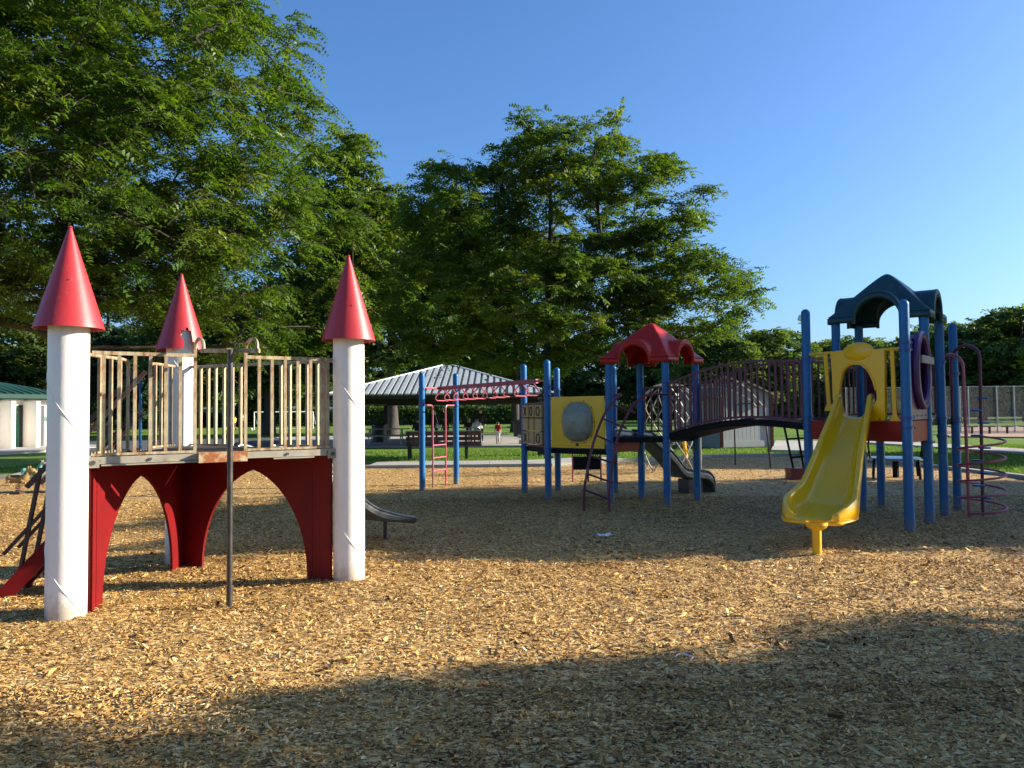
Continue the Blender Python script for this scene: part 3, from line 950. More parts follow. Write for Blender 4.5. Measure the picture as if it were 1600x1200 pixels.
# ================================================================== big play structure
PR = 0.062
def pb(px, py):
    g = G(px, py); return g[:2] + unit(g[:2]) * PR
POST = dict(a=(660, 765, 582), b=(713, 756, 583), c=(820, 770, 569), d=(857, 779, 562), e=(872, 766, 574), f=(954, 786, None), g=(961, 770, 571),
            h=(1003, 779, None), i=(1043, 789, None), j=(1090, 782, None), k=(1266, 812, 483), l=(1422, 834, 468), m=(1453, 817, None), n=(1476, 805, None),
            o=(1497, 797, 504), p=(1349, 797, None), q=(1378, 791, 545), r=(1313, 805, None))
PP = {k: pb(v[0], v[1]) for k, v in POST.items()}
for k, v in PP.items():
    print('post', k, v)
ctr = np.mean(list(PP.values()), 0)
play = thing('play_structure', 'large blue-post play structure with red and teal roofs, arched bridge and yellow slide', 'play structure', (ctr[0], ctr[1], 0))
def post(k, top, cap=True):
    x, y = PP[k]
    b = MB()
    pr = [(PR, -.15), (PR, .8), (PR, 1.6), (PR, top - .06)]
    if cap:
        pr += [(PR * math.cos(a), top - .06 + .06 * math.sin(a)) for a in np.linspace(.2, 1.53, 6)] + [(.0005, top)]
    b.lathe(pr, (x, y, 0), 24)
    o = b.build('post', 'blue', play)
    return o
POSTO, ROOF1_Z, ROOF2_Z = {}, 2.44, 2.88
for k, v in POST.items():
    if v[2]:
        top = At(v[0] - (10 if k == 'l' else 0), v[2], PP[k][1])[2]
    else:
        top = ROOF1_Z + .03 if k in 'fhij' else ROOF2_Z + .03
    POSTO[k] = post(k, top, v[2] is not None)
def collar(k, z):
    x, y = PP[k]
    b = MB(); b.lathe([(PR, z - .02), (PR + .013, z - .018), (PR + .013, z + .018), (PR, z + .02)], (x, y, 0), 20)
    d = unit(np.array((x, y))) * -1
    b.box((x + PR * 1.25, y, z), (.035, .03, .03))
    return b.build('collar', 'blue_dark', POSTO[k])
D1, D2, D3 = 0.90, 1.12, 1.40
for k, zz in dict(a=(2.06, 1.72), b=(1.72,), c=(2.12, D1 - .02, 1.62), d=(2.02, 1.86, D1, D1 - .16), e=(2.0, 1.86, D1), f=(1.95, 1.80, D1), g=(1.86, D1),
                  h=(1.92, D2, D2 - .12), i=(2.05, 1.92, 1.30, D2, D2 - .1), j=(2.1, 1.95, 1.2), k=(2.30, 2.26, D3 + .06, D3 - .06), l=(2.40, 2.31, D3 + .05, D3 - .08),
                  m=(2.3, D3, D3 - .3), n=(2.25, D3 + .02, D3 - .25), o=(2.1, D3, D3 - .05), p=(2.2, D3, D3 - .25), q=(D3,), r=(2.3, D3)).items():
    for z in zz:
        collar(k, z)
def p3(k, z):
    return v3(PP[k], z)
# decks
def deckplate(keys, z, mat='black', th=.09):
    c = np.mean([PP[k] for k in keys], 0)
    pts = [v3(lerp(PP[k], c, .06), z - th) for k in keys]
    b = MB(); b.prism(pts, (0, 0, th))
    return b.build('deck', mat, play, smooth=0)
deckplate('cdfge', D1)
deckplate('fijh', D2)
deckplate('klmr', D3)
deckplate('mnpr', D3 + .004)
deckplate('noqp', D3)
def board(k1, k2, z0, z1, mat='redboard', inset=.06, th=.03, name='deck_board'):
    a, c = p3(k1, 0), p3(k2, 0); d = unit(c - a)
    b = MB(); b.beam(v3(a + d * inset, (z0 + z1) / 2), v3(c - d * inset, (z0 + z1) / 2), th, z1 - z0)
    return b.build(name, mat, play, smooth=0)
board('k', 'l', D3 - .26, D3 + .005); board('l', 'm', D3 - .27, D3)
board('f', 'h', D1 - .05, D2 - .005); board('g', 'h', D1 - .08, D2 - .01)
# railings with upright bars
mbar = barmesh('maroon_bar', .024, .024, 'maroon')
def barrail(a, c, z0, z1, n, par=None, mat='maroon', name='barrier', me=None, ends=True):
    a, c = np.asarray(a, float), np.asarray(c, float)
    d = unit(v3(c, 0) - v3(a, 0)); rz = math.atan2(d[1], d[0])
    b = MB(); b.beam(v3(a, z1), v3(c, z1), .032, .032)
    o = b.build(name, mat, par or play, smooth=0)
    b = MB(); b.beam(v3(a, z0), v3(c, z0), .032, .032); b.build('bottom_rail', mat, o, smooth=0)
    for t in np.linspace(0, 1, n + 2)[(0 if ends else 1):(None if ends else -1)]:
        p = lerp(a, c, t)
        piece('bar', me or mbar, o, v3(p, z0 + .014), (0, 0, rz), (1, 1, z1 - z0 - .028))
    return o
def between(k1, k2, ins=.08):
    a, c = p3(k1, 0), p3(k2, 0); d = unit(c - a); return a + d * ins, c - d * ins
barrail(*between('h', 'j'), D2 + .08, D2 + .86, 6)
barrail(*between('p', 'r'), D3 + .08, D3 + .80, 3)
barrail(*between('p', 'n'), D3 + .08, D3 + .82, 4)
barrail(*between('q', 'p'), D3 + .08, D3 + .80, 4)
barrail(*between('k', 'r'), D3 + .86, D3 + .90, 0, ends=False)
# purple slatted screen behind the slide hood
ps = MB()
a, c = between('r', 'm', .1)
scr = MB(); sa_, sb_ = tpx(a, c, 1353, 610), tpx(a, c, 1369, 610); scr.beam(v3(lerp(a, c, sa_), D3 + .42), v3(lerp(a, c, sb_), D3 + .42), .02, .76)
so2 = scr.build('screen', 'purple', play, smooth=0)
for t in np.linspace(sa_ + .02, sb_ - .02, 5):
    b = MB(); p = lerp(a, c, t); b.box((p[0], p[1], D3 + .42), (.018, .05, .76)); b.build('slat', 'maroon', so2, smooth=0)

# arched bridge
def bridge():
    near0, near1 = p3('i', 0), p3('k', 0)
    far0, far1 = p3('j', 0), p3('r', 0)
    def z(t):
        return 1.17 + (1.36 - 1.17) * t + 0.145 * math.sin(math.pi * t)
    P = []
    for t in np.linspace(0.0, 1.0, 25):
        P.append([v3(lerp(near0, near1, t), z(t) - .10), v3(lerp(near0, near1, t), z(t)), v3(lerp(far0, far1, t), z(t)), v3(lerp(far0, far1, t), z(t) - .10)])
    b = MB(); b.grid(np.array(P), closeu=True)
    br = b.build('bridge', 'black', play, smooth=30)
    for a0, a1 in ((near0, near1), (far0, far1)):
        d = unit(a1 - a0); s, e = a0 + d * .08, a1 - d * .08
        L = np.array([v3(lerp(s, e, t), z(t) + .035) for t in np.linspace(0, 1, 20)])
        U = np.array([v3(lerp(s, e, t), z(t) + .90 - .05 * (1 - t)) for t in np.linspace(0, 1, 20)])
        o = None
        for nm, Q in (('bridge_railing', U), ('bottom_rail', L)):
            b = MB(); dn = unit(np.cross(d, (0, 0, 1.0))) * .017; up_ = np.array((0, 0, .017))
            b.grid(np.array([[q - dn - up_, q + dn - up_, q + dn + up_, q - dn + up_] for q in Q]), closeu=True)
            oo = b.build(nm, 'maroon', o or play, smooth=0)
            o = o or oo
        for t in np.linspace(0.0, 1, 24):
            p = lerp(s, e, t)
            piece('bar', mbar, o, v3(p, z(t) + .05), (0, 0, math.atan2(d[1], d[0])), (1, 1, .84 - .05 * (1 - t)))
    return br
# a third-level piece may not carry a fourth: the railings hang from the structure itself
bridge()

# roofs
def roof(keys, zb, H, HV, R_, mat, grow, foot=.09):
    c = np.mean([PP[k] for k in keys], 0)
    q = [c + (PP[k] - c) * grow for k in keys]
    N = 96
    S = np.linspace(-1, 1, N)
    s, t = np.meshgrid(S, S, indexing='ij')
    pyr = H * (1 - np.maximum(np.abs(s), np.abs(t)) ** 1.05)
    pyr = H * 1.02 - np.sqrt((H * 1.02 - pyr) ** 2 + .05 ** 2 * 1.0)          # rounded top
    def vault(u):
        v = np.clip(1 - (np.abs(u) / R_) ** 2, 0, None)
        return HV * np.sqrt(v)
    vx = np.where(np.abs(t) < R_, vault(t), 0)
    vy = np.where(np.abs(s) < R_, vault(s), 0)
    k = .02
    def smax(a, b_):
        return (a + b_ + np.sqrt((a - b_) ** 2 + k * k)) / 2
    z = smax(smax(np.clip(pyr, 0, None), vx), vy)
    # the arches: under each vault near its edge nothing but the vault skin hangs
    P = ((1 - s) * (1 - t))[..., None] * q[0] / 4 + ((1 + s) * (1 - t))[..., None] * q[1] / 4 + ((1 + s) * (1 + t))[..., None] * q[2] / 4 + ((1 - s) * (1 + t))[..., None] * q[3] / 4
    P = np.concatenate((P, (zb + z)[..., None]), 2)
    b = MB(); b.grid(P)
    # skirt round the feet, following the arch edge
    ring = [(i, 0) for i in range(N)] + [(N - 1, j) for j in range(1, N)] + [(i, N - 1) for i in range(N - 2, -1, -1)] + [(0, j) for j in range(N - 2, 0, -1)]
    top = np.array([P[i, j] for i, j in ring])
    low = top.copy(); low[:, 2] -= foot
    b.grid(np.array([top, low]), closeu=True)
    o = b.build('roof', mat, play, smooth=50)
    md = o.modifiers.new('thick', 'SOLIDIFY'); md.thickness = .022; md.offset = -1
    # bead along each arch
    for side_ in range(4):
        pts = []
        for u in np.linspace(-R_, R_, 25):
            uv = [(u, -1), (1, u), (-u, 1), (-1, -u)][side_]
            a, e = uv
            xy = ((1 - a) * (1 - e) * q[0] + (1 + a) * (1 - e) * q[1] + (1 + a) * (1 + e) * q[2] + (1 - a) * (1 + e) * q[3]) / 4
            pts.append((xy[0], xy[1], zb + HV * math.sqrt(max(0, 1 - (u / R_) ** 2)) + .004))
        pts = [(pts[0][0], pts[0][1], zb - foot)] + pts + [(pts[-1][0], pts[-1][1], zb - foot)]
        b = MB(); b.tube(pts, .024, 8); b.build('arch_bead', mat, o)
    return o
roof('fijh', 2.45, .66, .31, .46, 'redroof', 1.17)
roof('rmnp', 2.90, .68, .34, .47, 'teal', 1.13)

# noughts and crosses panel between posts c and d
def tictac():
    a, c = between('c', 'd', .10)
    d = unit(c - a); n = np.array((-d[1], d[0], 0))
    if np.dot(n, -a) < 0: n = -n
    z0, z1 = D1 + .05, D1 + .80
    b = MB()
    for z in (z0 - .02, z1 + .02):
        b.beam(v3(a, z), v3(c, z), .035, .03)
    for p in (a, c):
        b.beam(v3(p, z0 - .02), v3(p, z1 + .02), .03, .03)
    o = b.build('noughts_panel', 'maroon', play, smooth=0)
    L = np.linalg.norm(c - a)
    marks = {(0, 0): 'X', (0, 1): 'O', (0, 2): 'O', (2, 0): 'X', (2, 2): 'O'}
    for r_ in range(3):
        for k in range(3):
            ctr_ = v3(lerp(a, c, (k + .5) / 3), z1 - (r_ + .5) * (z1 - z0) / 3)
            yaw = math.atan2(d[1], d[0]) + (.0, -.12, .05)[k]
            rot = Matrix.Rotation(yaw, 3, 'Z')
            b = MB(); b.box(ctr_, (L / 3 * .90, .17, (z1 - z0) / 3 * .93), rot)
            cell = b.build('block', 'tan', o, smooth=0)
            md = cell.modifiers.new('edge', 'BEVEL'); md.width = .012; md.segments = 2
            mk = marks.get((r_, k))
            rx = np.array(rot) @ np.array((1, 0, 0)); rn = np.array(rot) @ np.array((0, -1, 0))
            if np.dot(rn, n) < 0: rn = -rn
            f = ctr_ + rn * .0865
            b = MB()
            if mk == 'O':
                pts = [f + rx * .065 * math.copysign(abs(math.cos(t)) ** .8, math.cos(t)) + np.array((0, 0, .078 * math.copysign(abs(math.sin(t)) ** .8, math.sin(t)))) for t in np.linspace(0, 2 * math.pi, 24, endpoint=False)]
                b.tube(pts, .011, 6, closed=True)
            elif mk == 'X':
                b.tube(smoothpath([f + rx * .06 + (0, 0, .08), f + (0, 0, 0), f - rx * .06 - (0, 0, .08)], 4), .011, 6)
                b.tube(smoothpath([f - rx * .06 + (0, 0, .08), f + (0, 0, 0), f + rx * .06 - (0, 0, .08)], 4), .011, 6)
            if mk:
                # joined into the block so that no fourth level is needed
                mm = b.build('mark', 'black', o)
    return o
tictac()
# yellow bubble panel between d and f
def bubble():
    P, Q = PP['d'], PP['f']
    a, c = between('d', 'f', .09)
    d = unit(c - a); n = np.array((d[1], -d[0], 0))
    if np.dot(n, -a) < 0: n = -n
    z0, z1 = D1 + .02, D1 + .93
    cc = PL(P, Q, 904, 659); ex = abs(np.dot(PL(P, Q, 929, 659) - cc, d)); ez = PL(P, Q, 904, 627)[2] - cc[2]
    N = 40
    outer, inner = [], []
    for k in range(N):
        th = 2 * math.pi * k / N
        e = np.array((math.copysign(abs(math.cos(th)) ** .8, math.cos(th)), math.copysign(abs(math.sin(th)) ** .8, math.sin(th))))
        inner.append(cc + d * ex * e[0] + np.array((0, 0, ez * e[1])))
        m = max(abs(math.cos(th)), abs(math.sin(th)))
        u, v = math.cos(th) / m, math.sin(th) / m
        x0 = np.dot(a - cc, d) if u < 0 else np.dot(c - cc, d)
        zz = (z1 - cc[2]) if v > 0 else (z0 - cc[2])
        outer.append(cc + d * abs(x0) * u + np.array((0, 0, abs(zz) * v)))
    outer, inner = np.array(outer), np.array(inner)
    b = MB(); b.grid(np.array([outer + n * .02, inner + n * .02, inner - n * .02, outer - n * .02, outer + n * .02]), closeu=True)
    o = b.build('bubble_panel', 'yellow', play, smooth=40)
    b = MB(); b.tube(inner + n * .024, .017, 6, closed=True); b.build('bubble_ring', 'yellow_paint', o)
    rows = []
    for q in np.linspace(0, math.pi / 2, 9):
        rows.append(cc + (inner - cc) * .97 * math.cos(q) + n * (.03 + .17 * math.sin(q)))
    b = MB(); b.grid(np.array(rows), closeu=True)
    b.build('bubble', 'dome', o)
    for k in range(0, N, 4):
        b = MB(); b.ball(cc + (inner[k] - cc) * 1.03 + n * .034, .012, 8, 5); b.build('bolt', 'bolt', o)
    b = MB(); b.beam(v3(a + d * .05, z0 + .07) + n * .022, v3(c - d * .05, z0 + .07) + n * .022, .012, .022); b.build('ridge', 'yellow_paint', o, smooth=0)
    b = MB(); b.box(v3(lerp(a, c, .5), z0 + .06) + n * .03, (.05, .03, .05)); b.build('latch', 'bolt', o, smooth=0)
    for z in (z0 + .12, z1 - .04):
        for p, k in ((a, 'd'), (c, 'f')):
            b = MB(); b.tube([v3(p, z), p3(k, z)], .016, 8); b.build('clamp', 'maroon', o)
bubble()
# overhead ring ladder
m0, m1 = (p3('a', 2.08) + p3('b', 2.08)) / 2, (p3('c', 2.14) + p3('d', 2.14)) / 2
dB = unit(m1 - m0); nB = np.array((-dB[1], dB[0], 0)); nB = unit(nB)
b = MB(); b.beam(m0, m1 + dB * .05, .07, .08)
ov = b.build('ring_beam', 'pinkred', play, smooth=0)
for k1, k2, z in (('a', 'b', 2.08), ('c', 'd', 2.14)):
    b = MB(); b.tube([p3(k1, z), p3(k2, z)], .022, 8); b.build('cross_pipe', 'pinkred', ov)
LB = np.linalg.norm(m1 - m0)
for k in range(10):
    c0 = lerp(m0, m1, (k + .35) / 9.6) - (0, 0, .03)
    pts = [c0 + nB * .03, c0 + nB * .19 - (0, 0, .15), c0 + nB * .20 - (0, 0, .20), c0 + nB * .15 - (0, 0, .235), c0 - nB * .15 - (0, 0, .235), c0 - nB * .20 - (0, 0, .20), c0 - nB * .19 - (0, 0, .15), c0 - nB * .03]
    b = MB(); b.tube(pts, .014, 6); b.build('grip_ring', 'pinkred', ov)
# upright ladder between posts a and b
lz = 1.72
for k, t in (('a', .30), ('b', .68)):
    p = lerp(PP['a'], PP['b'], t)
    e = p3(k, lz); q = v3(p, lz)
    dd = unit(q - e)
    pts = [e, q - dd * .09, q - dd * .03 - (0, 0, .015), q - (0, 0, .07), q - (0, 0, .2)]
    path = np.vstack((smoothpath(pts, 4), [v3(p, -.1)]))
    b = MB(); b.tube(path, .018, 8); b.build('ladder_rail', 'pinkred', play)
for py in (695.5, 715, 735):
    z = PL(PP['a'], PP['b'], 683, py)[2]
    b = MB(); b.tube([v3(lerp(PP['a'], PP['b'], .30), z), v3(lerp(PP['a'], PP['b'], .68), z)], .016, 8); b.build('ladder_rung', 'pinkred', play)
# arched climber up to the red-roofed deck
Lp = [(913, 794, 12.25), (913, 765, 12.22), (917, 740, 12.22), (922, 712, 12.28), (931, 680, 12.36), (944, 648, 12.46), (958, 628, 12.56), (969, 618, 12.64), (968, 617, 12.68), (957, 617, 12.75)]
Rp = [(952, 797, 12.05), (952, 766, 12.05), (957, 725, 12.05), (963, 692, 12.1), (972, 665, 12.15), (985, 640, 12.2), (998, 625, 12.26), (1012, 617, 12.32), (1026, 616, 12.36), (1043, 616, 12.45)]
rails = []
for pts in (Lp, Rp):
    path = smoothpath([At(*p) for p in pts], 5)
    path = np.vstack(([path[0] - (0, 0, .12)], path))
    rails.append(path)
    b = MB(); b.tube(path, .021, 8); b.build('climber_rail', 'maroon', play)
def at_z(path, z):
    i = np.argmax(path[:, 2] >= z); return path[i]
for zl in (.22, .50, .78, 1.06, 1.34, 1.6):
    a, c = at_z(rails[0], zl + .06), at_z(rails[1], zl - .04)
    m_ = (a + c) / 2 + np.array((.22, .10, -.10))
    b = MB(); b.tube(smoothpath([a, m_, c], 5), .016, 8); b.build('climber_rung', 'maroon', play)
# steel slide at the back of the red-roofed deck
s0 = (p3('h', 0) + p3('g', 0) * 0.0 + p3('j', 0) * 0.0)
A0, A1 = At(1004, 690, 14.3), At(1082, 735, 14.9)
sdir = unit(v3(A1, 0) - v3(A0, 0)); sn = np.array((-sdir[1], sdir[0], 0)); SL2 = np.linalg.norm(v3(A1, 0) - v3(A0, 0))
prof = smoothpath([(-.45, 1.05), (-.1, 1.02), (.1, .95), (.45 * SL2, .58), (.62 * SL2, .36), (.75 * SL2, .28), (1.0 * SL2, .25), (1.14 * SL2, .22), (1.24 * SL2, .12), (1.27 * SL2, .0), (1.27 * SL2, -.1)], 5)
so3, _ = chute(play, 'steel', v3(A0, 0), sdir, sn, prof, lambda s: .26, lambda s: .17, rimr=.02)
b = MB(); p = v3(A0, 0) + sdir * SL2 * .95; b.box((p[0], p[1], .08), (.35, .3, .34), Matrix.Rotation(math.atan2(sdir[1], sdir[0]), 3, 'Z')); b.build('slide_footing', 'pole', so3, smooth=0)

# slide hood and yellow wave slide at the right tower
P, Q = PP['k'], PP['l']
dK = unit(v3(Q, 0) - v3(P, 0)); nK = np.array((dK[1], -dK[0], 0))
if np.dot(nK, -v3(P, 0)) < 0: nK = -nK
def hood():
    f = lambda x, y: PL(P, Q, x, y)
    out = [(1302, 626), (1301, 590), (1298, 550), (1318, 547), (1326, 543), (1333, 538), (1341, 536), (1349, 538), (1356, 543), (1365, 546), (1383, 544), (1383.5, 590), (1384, 657), (1360, 659), (1362, 640), (1371, 624)]
    inn_ = [(1370, 610), (1366, 595), (1359, 581), (1351, 572), (1345, 569), (1334, 569), (1325, 573), (1318, 581), (1314, 596), (1312, 612), (1312, 626)]
    pts = [f(*q) for q in out + inn_]
    b = MB(); b.prism(np.array(pts) + nK * .02, -nK * .06)
    o = b.build('slide_hood', 'yellow', play, smooth=30)
    md = o.modifiers.new('edge', 'BEVEL'); md.width = .010; md.segments = 2; md.limit_method = 'ANGLE'
    # bulging brow
    c = f(1340, 560); rot = np.stack((dK, nK, np.array((0, 0, 1.0))), 1)
    b = MB(); b.ball(f(1341, 550), (.24, .05, .13), 24, 14, rot); b.build('hood_brow', 'yellow', o)
    b = MB(); b.tube(smoothpath([f(*q) for q in inn_[:-1]], 3) + nK * .022, .014, 8); b.build('hood_lip', 'yellow', o)
    for q in ((1376, 655),):
        b = MB(); b.ball(f(*q) + nK * .022, .012, 8, 5); b.build('bolt', 'bolt', o)
    for xt, xb, yt, yb in ((1289.5, 1296, 553, 640), (1394, 1399, 546, 657)):
        b = MB(); b.beam(f(xt, yt), f(xb, yb), .055, .02, up=nK)
        pbm = f(xb, yb)
        b.prism([pbm - dK * .07 - (0, 0, .02) + nK * .012, pbm + dK * .07 - (0, 0, .02) + nK * .012, pbm + dK * .07 + (0, 0, .01) + nK * .012, pbm + dK * .03 + (0, 0, .08) + nK * .012, pbm - dK * .03 + (0, 0, .08) + nK * .012, pbm - dK * .07 + (0, 0, .01) + nK * .012], -nK * .024)
        b.build('guard_bar', 'yellow_paint', play, smooth=0)
    b = MB(); b.tube([p3('k', f(1290, 552)[2]), f(1300, 551)], .02, 8); b.tube([f(1382, 546), p3('l', f(1392, 546)[2])], .02, 8)
    b.build('guard_rail', 'yellow_paint', play)
hood()
def wave():
    ts = (tpx(P, Q, 1333, 650))
    def tpx2(px, py):
        q = PL(P, Q, px, py); return q
    top = PL(P, Q, 1335, 652)
    end = G(1272, 806, .38)
    top2, end2 = v3(top, 0), v3(end, 0)
    d = unit(end2 - top2); n = np.array((-d[1], d[0], 0)); L = np.linalg.norm(end2 - top2)
    print('slide len', L, top, end)
    prof = smoothpath([(-.10, D3 + .05), (0.05, D3 + .04), (.16, D3 - .03), (.42 * L, D3 - .50), (.66 * L, D3 - .88), (.80 * L, .41), (.90 * L, .375), (L, .365), (L + .10, .35)], 6)
    Pg = []
    smax_ = prof[-1, 0]
    for s, z in prof:
        q = s / L
        w_ = np.interp(q, (-.1, .1, .45, .70, .88, 1.05), (.20, .215, .255, .31, .37, .355))     # half width of the bed at the rim
        h = np.interp(q, (-.06, .02, .12, .5, .70, .84, .93, 1.01, 1.1), (.30, .29, .23, .19, .19, .185, .15, .085, .02))
        # plan rounding of the toe
        tl = max(0.0, (s - (smax_ - .42)) / .42)
        w_ *= 1 - .30 * tl ** 2.6
        lip = .05
        row = []
        U = np.linspace(-1, 1, 37)
        for u in U:
            a = abs(u)
            if a < .40:
                x, zz = a / .40 * (w_ - .15), .0
            elif a < .78:
                t = (a - .40) / .38
                ang = t * math.pi / 2
                x, zz = w_ - .15 + .11 * math.sin(ang), h * (1 - math.cos(ang))
                x = w_ - .15 + .115 * math.sin(ang) ** 1.0
            elif a < .93:
                t = (a - .78) / .15
                ang = math.pi * t
                x = w_ - .035 + .035 * (1 - math.cos(ang)) / 1.0
                zz = h + .022 * math.sin(ang)
            else:
                t = (a - .93) / .07
                x = w_ + .035 + .004 * t
                q_ = min(1, max(0, (q - .50) / .35)); q_ = q_ * q_ * (3 - 2 * q_)
                zz = h - ((.03 + .30 * h) * (1 - q_) + (h + .030) * q_) * t
            row.append(top2 + d * s + n * math.copysign(x, u) + np.array((0, 0, z + zz)))
        Pg.append(row)
    # rolled toe
    last = np.array(Pg[-1])
    zf = last[18, 2]
    PA = np.array(Pg); nr = int(len(PA) * .70)
    tt = np.linspace(0, 1, 37)
    front = lerp(PA[-1, 0], PA[-1, 36], tt[:, None]) + d * (.055 * np.sin(tt * math.pi) ** .6)[:, None]
    brow_ = (PA[-1] + front) / 2 + d * (.025 * np.sin(tt * math.pi) ** .6)[:, None] + np.array((0, 0, .012)) * np.sin(tt * math.pi)[:, None]
    b = MB(); b.grid(np.concatenate((PA, [brow_, front])))
    o = b.build('slide', 'yellow', play, smooth=60)
    edge = np.vstack((PA[nr:-1, 36], PA[-1:, 36], front[::-1][2:32], PA[-1:, 0], PA[nr:-1, 0][::-1]))
    b = MB(); b.tube(edge, np.concatenate((np.linspace(.004, .020, len(PA) - nr), np.full(30, .020), np.linspace(.020, .004, len(PA) - nr))), 10)
    b.build('toe_rim', 'yellow', o, smooth=60)
    md = o.modifiers.new('thick', 'SOLIDIFY'); md.thickness = .012; md.offset = 1
    g = G(1277, 868)
    top_z = .34
    b = MB()
    b.tube([(g[0], g[1], -.15), (g[0], g[1], top_z - .03)], .047, 16)
    b.build('slide_leg', 'yellow_paint', o)
    b = MB(); b.lathe([(.047, top_z - .07), (.10, top_z - .04), (.115, top_z - .01), (.11, top_z + .02)], (g[0], g[1], 0), 20); b.build('leg_flange', 'yellow_paint', o)
    # scuffs are real scratches cut a hair proud of the bed
    return o
wave()
# purple crawl-through panel between l and m
def purple():
    P_, Q_ = PP['l'], PP['m']
    d = unit(v3(Q_, 0) - v3(P_, 0)); n = np.array((d[1], -d[0], 0))
    a, c = between('l', 'm', .07)
    cc = v3(lerp(a, c, .54), PL(P_, Q_, 1442, 580)[2])
    rx = .36; rz_ = .47
    L = np.linalg.norm(c - a)
    N = 48
    inner, outer = [], []
    for k in range(N):
        th = 2 * math.pi * k / N
        inner.append(cc + d * rx * math.cos(th) + np.array((0, 0, rz_ * math.sin(th))))
        m_ = max(abs(math.cos(th)), abs(math.sin(th))); u, v = math.cos(th) / m_, math.sin(th) / m_
        x = np.dot((c if u > 0 else a) - cc, d) * abs(u)
        zt = (D3 + .98 + .06 * math.cos(8 * u) + .05 * (1 - abs(u))) - cc[2]
        zb = (D3 + .02) - cc[2]
        outer.append(cc + d * x + np.array((0, 0, zt * v if v > 0 else -zb * v)))
    inner, outer = np.array(inner), np.array(outer)
    b = MB(); b.grid(np.array([outer + n * .025, inner + n * .025, inner - n * .025, outer - n * .025, outer + n * .025]), closeu=True)
    o = b.build('crawl_panel', 'purple', play, smooth=40)
    b = MB(); b.tube(inner + n * .06, .055, 10, closed=True); b.build('crawl_ring', 'purple', o)
    rows = [cc + (inner - cc) * s_ + n * t_ for s_, t_ in ((1.0, .03), (1.0, -.06), (.9, -.12), (.5, -.15), (.02, -.155))]
    b = MB(); b.grid(np.array(rows), closeu=True); tb = b.build('crawl_tube', 'purple', o); md = tb.modifiers.new('thick', 'SOLIDIFY'); md.thickness = .01
    b = MB(); z = cc[2] + .14
    b.beam(v3(cc - d * .20, z) + n * .10, v3(c + d * .05, z) + n * .10, .03, .10); b.build('cross_board', 'greyplank', play, smooth=0)
    for t in (.15, .38, .62, .85):
        b = MB(); b.ball(v3(lerp(a, c, t), D3 + .07) + n * .027, .012, 8, 5); b.build('bolt', 'bolt', o)
purple()
# spiral climber at the right end
def spiral():
    g1 = G(1515, 809); g2 = At(1536, 806, g1[1] + .10); g2[2] = 0
    for (g, topx, topy, backx, backy, mat) in ((g1, 1505, 575, 1463, 690, 'pinkred'), (g2, 1531, 560, 1486, 690, 'pinkred')):
        t = At(topx, topy, g[1])
        bk = At(backx, topy + 5, g[1] + .75)
        w0 = np.array((t[0], t[1], 0)); w1 = np.array((bk[0], bk[1], 0))
        zt = t[2]
        arcp = [lerp(w0, w1, .5 - .5 * math.cos(q)) + np.array((0, 0, zt + .22 * math.sin(q))) for q in np.linspace(0, math.pi, 14)]
        pts = np.vstack(([v3(g, -.12), lerp(v3(g, 0), t, .5)], arcp, [v3(w1, zt - .2), v3(w1, D3 - .05)]))
        b = MB(); b.tube(pts, .023, 10)
        b.build('climber_pole', 'maroon' if g is g2 else 'pinkred', play)
    c = v3(g2, 0)
    r0 = np.linalg.norm(c[:2] - g1[:2]) + .03
    a0 = math.atan2(g1[1] - c[1], g1[0] - c[0])
    z0, z1 = At(1511, 803, g1[1])[2], At(1511, 683, g1[1])[2]
    th = np.linspace(0, 4.62 * 2 * math.pi, 170)
    pts = np.stack((c[0] + r0 * np.cos(a0 + th), c[1] + r0 * np.sin(a0 + th), z0 + (z1 - z0) * th / th[-1]), 1)
    b = MB(); b.tube(pts, .0155, 8); b.build('spiral_coil', 'pinkred', play)
    pz0, pz1 = At(1537, 778, g2[1])[2], At(1534, 622, g2[1])[2]
    for k in range(9):
        z = lerp(pz0, pz1, k / 8)
        an = a0 + 2.2 + (k % 2) * math.pi + .5
        p = v3(g2[:2], 0) + np.array((math.cos(an) * .05, math.sin(an) * .05, z))
        b = MB(); b.lathe([(.001, -.012), (.075, -.012), (.082, 0), (.075, .012), (.001, .014)], p, 16); b.build('foot_disc', 'blue', play)
spiral()
# low perforated counter under the deck, with red and black legs
def counter():
    g = G(895, 752); Y = g[1]
    a, c = At(894, 734, Y), At(940, 734, Y); tp = At(894, 706, Y)[2]
    b = MB()
    d = unit(v3(c, 0) - v3(a, 0)); z0, z1 = a[2], tp
    b.beam(v3(a, z0 + (z1 - z0) * .36), v3(c, z0 + (z1 - z0) * .36), .03, (z1 - z0) * .72)
    b.beam(v3(a, z1 - .015), v3(c, z1 - .015), .03, .03)
    for t in np.linspace(0, 1, 14):
        p = lerp(a, c, t); b.beam(v3(p, z0 + (z1 - z0) * .7), v3(lerp(a, c, min(1, t + .04)), z1 - .02), .012, .012)
        b.beam(v3(p, z1 - .02), v3(lerp(a, c, min(1, t + .06)), z0 + (z1 - z0) * .7), .012, .012)
    o = b.build('perforated_panel', 'black', play, smooth=0)
    for px, mat in ((895, 'pinkred'), (919, 'black'), (939, 'maroon')):
        p = At(px, 740, Y); b = MB(); b.tube([v3(p, -.1), v3(p, z1)], .02, 8); b.build('panel_leg', mat, play)
counter()
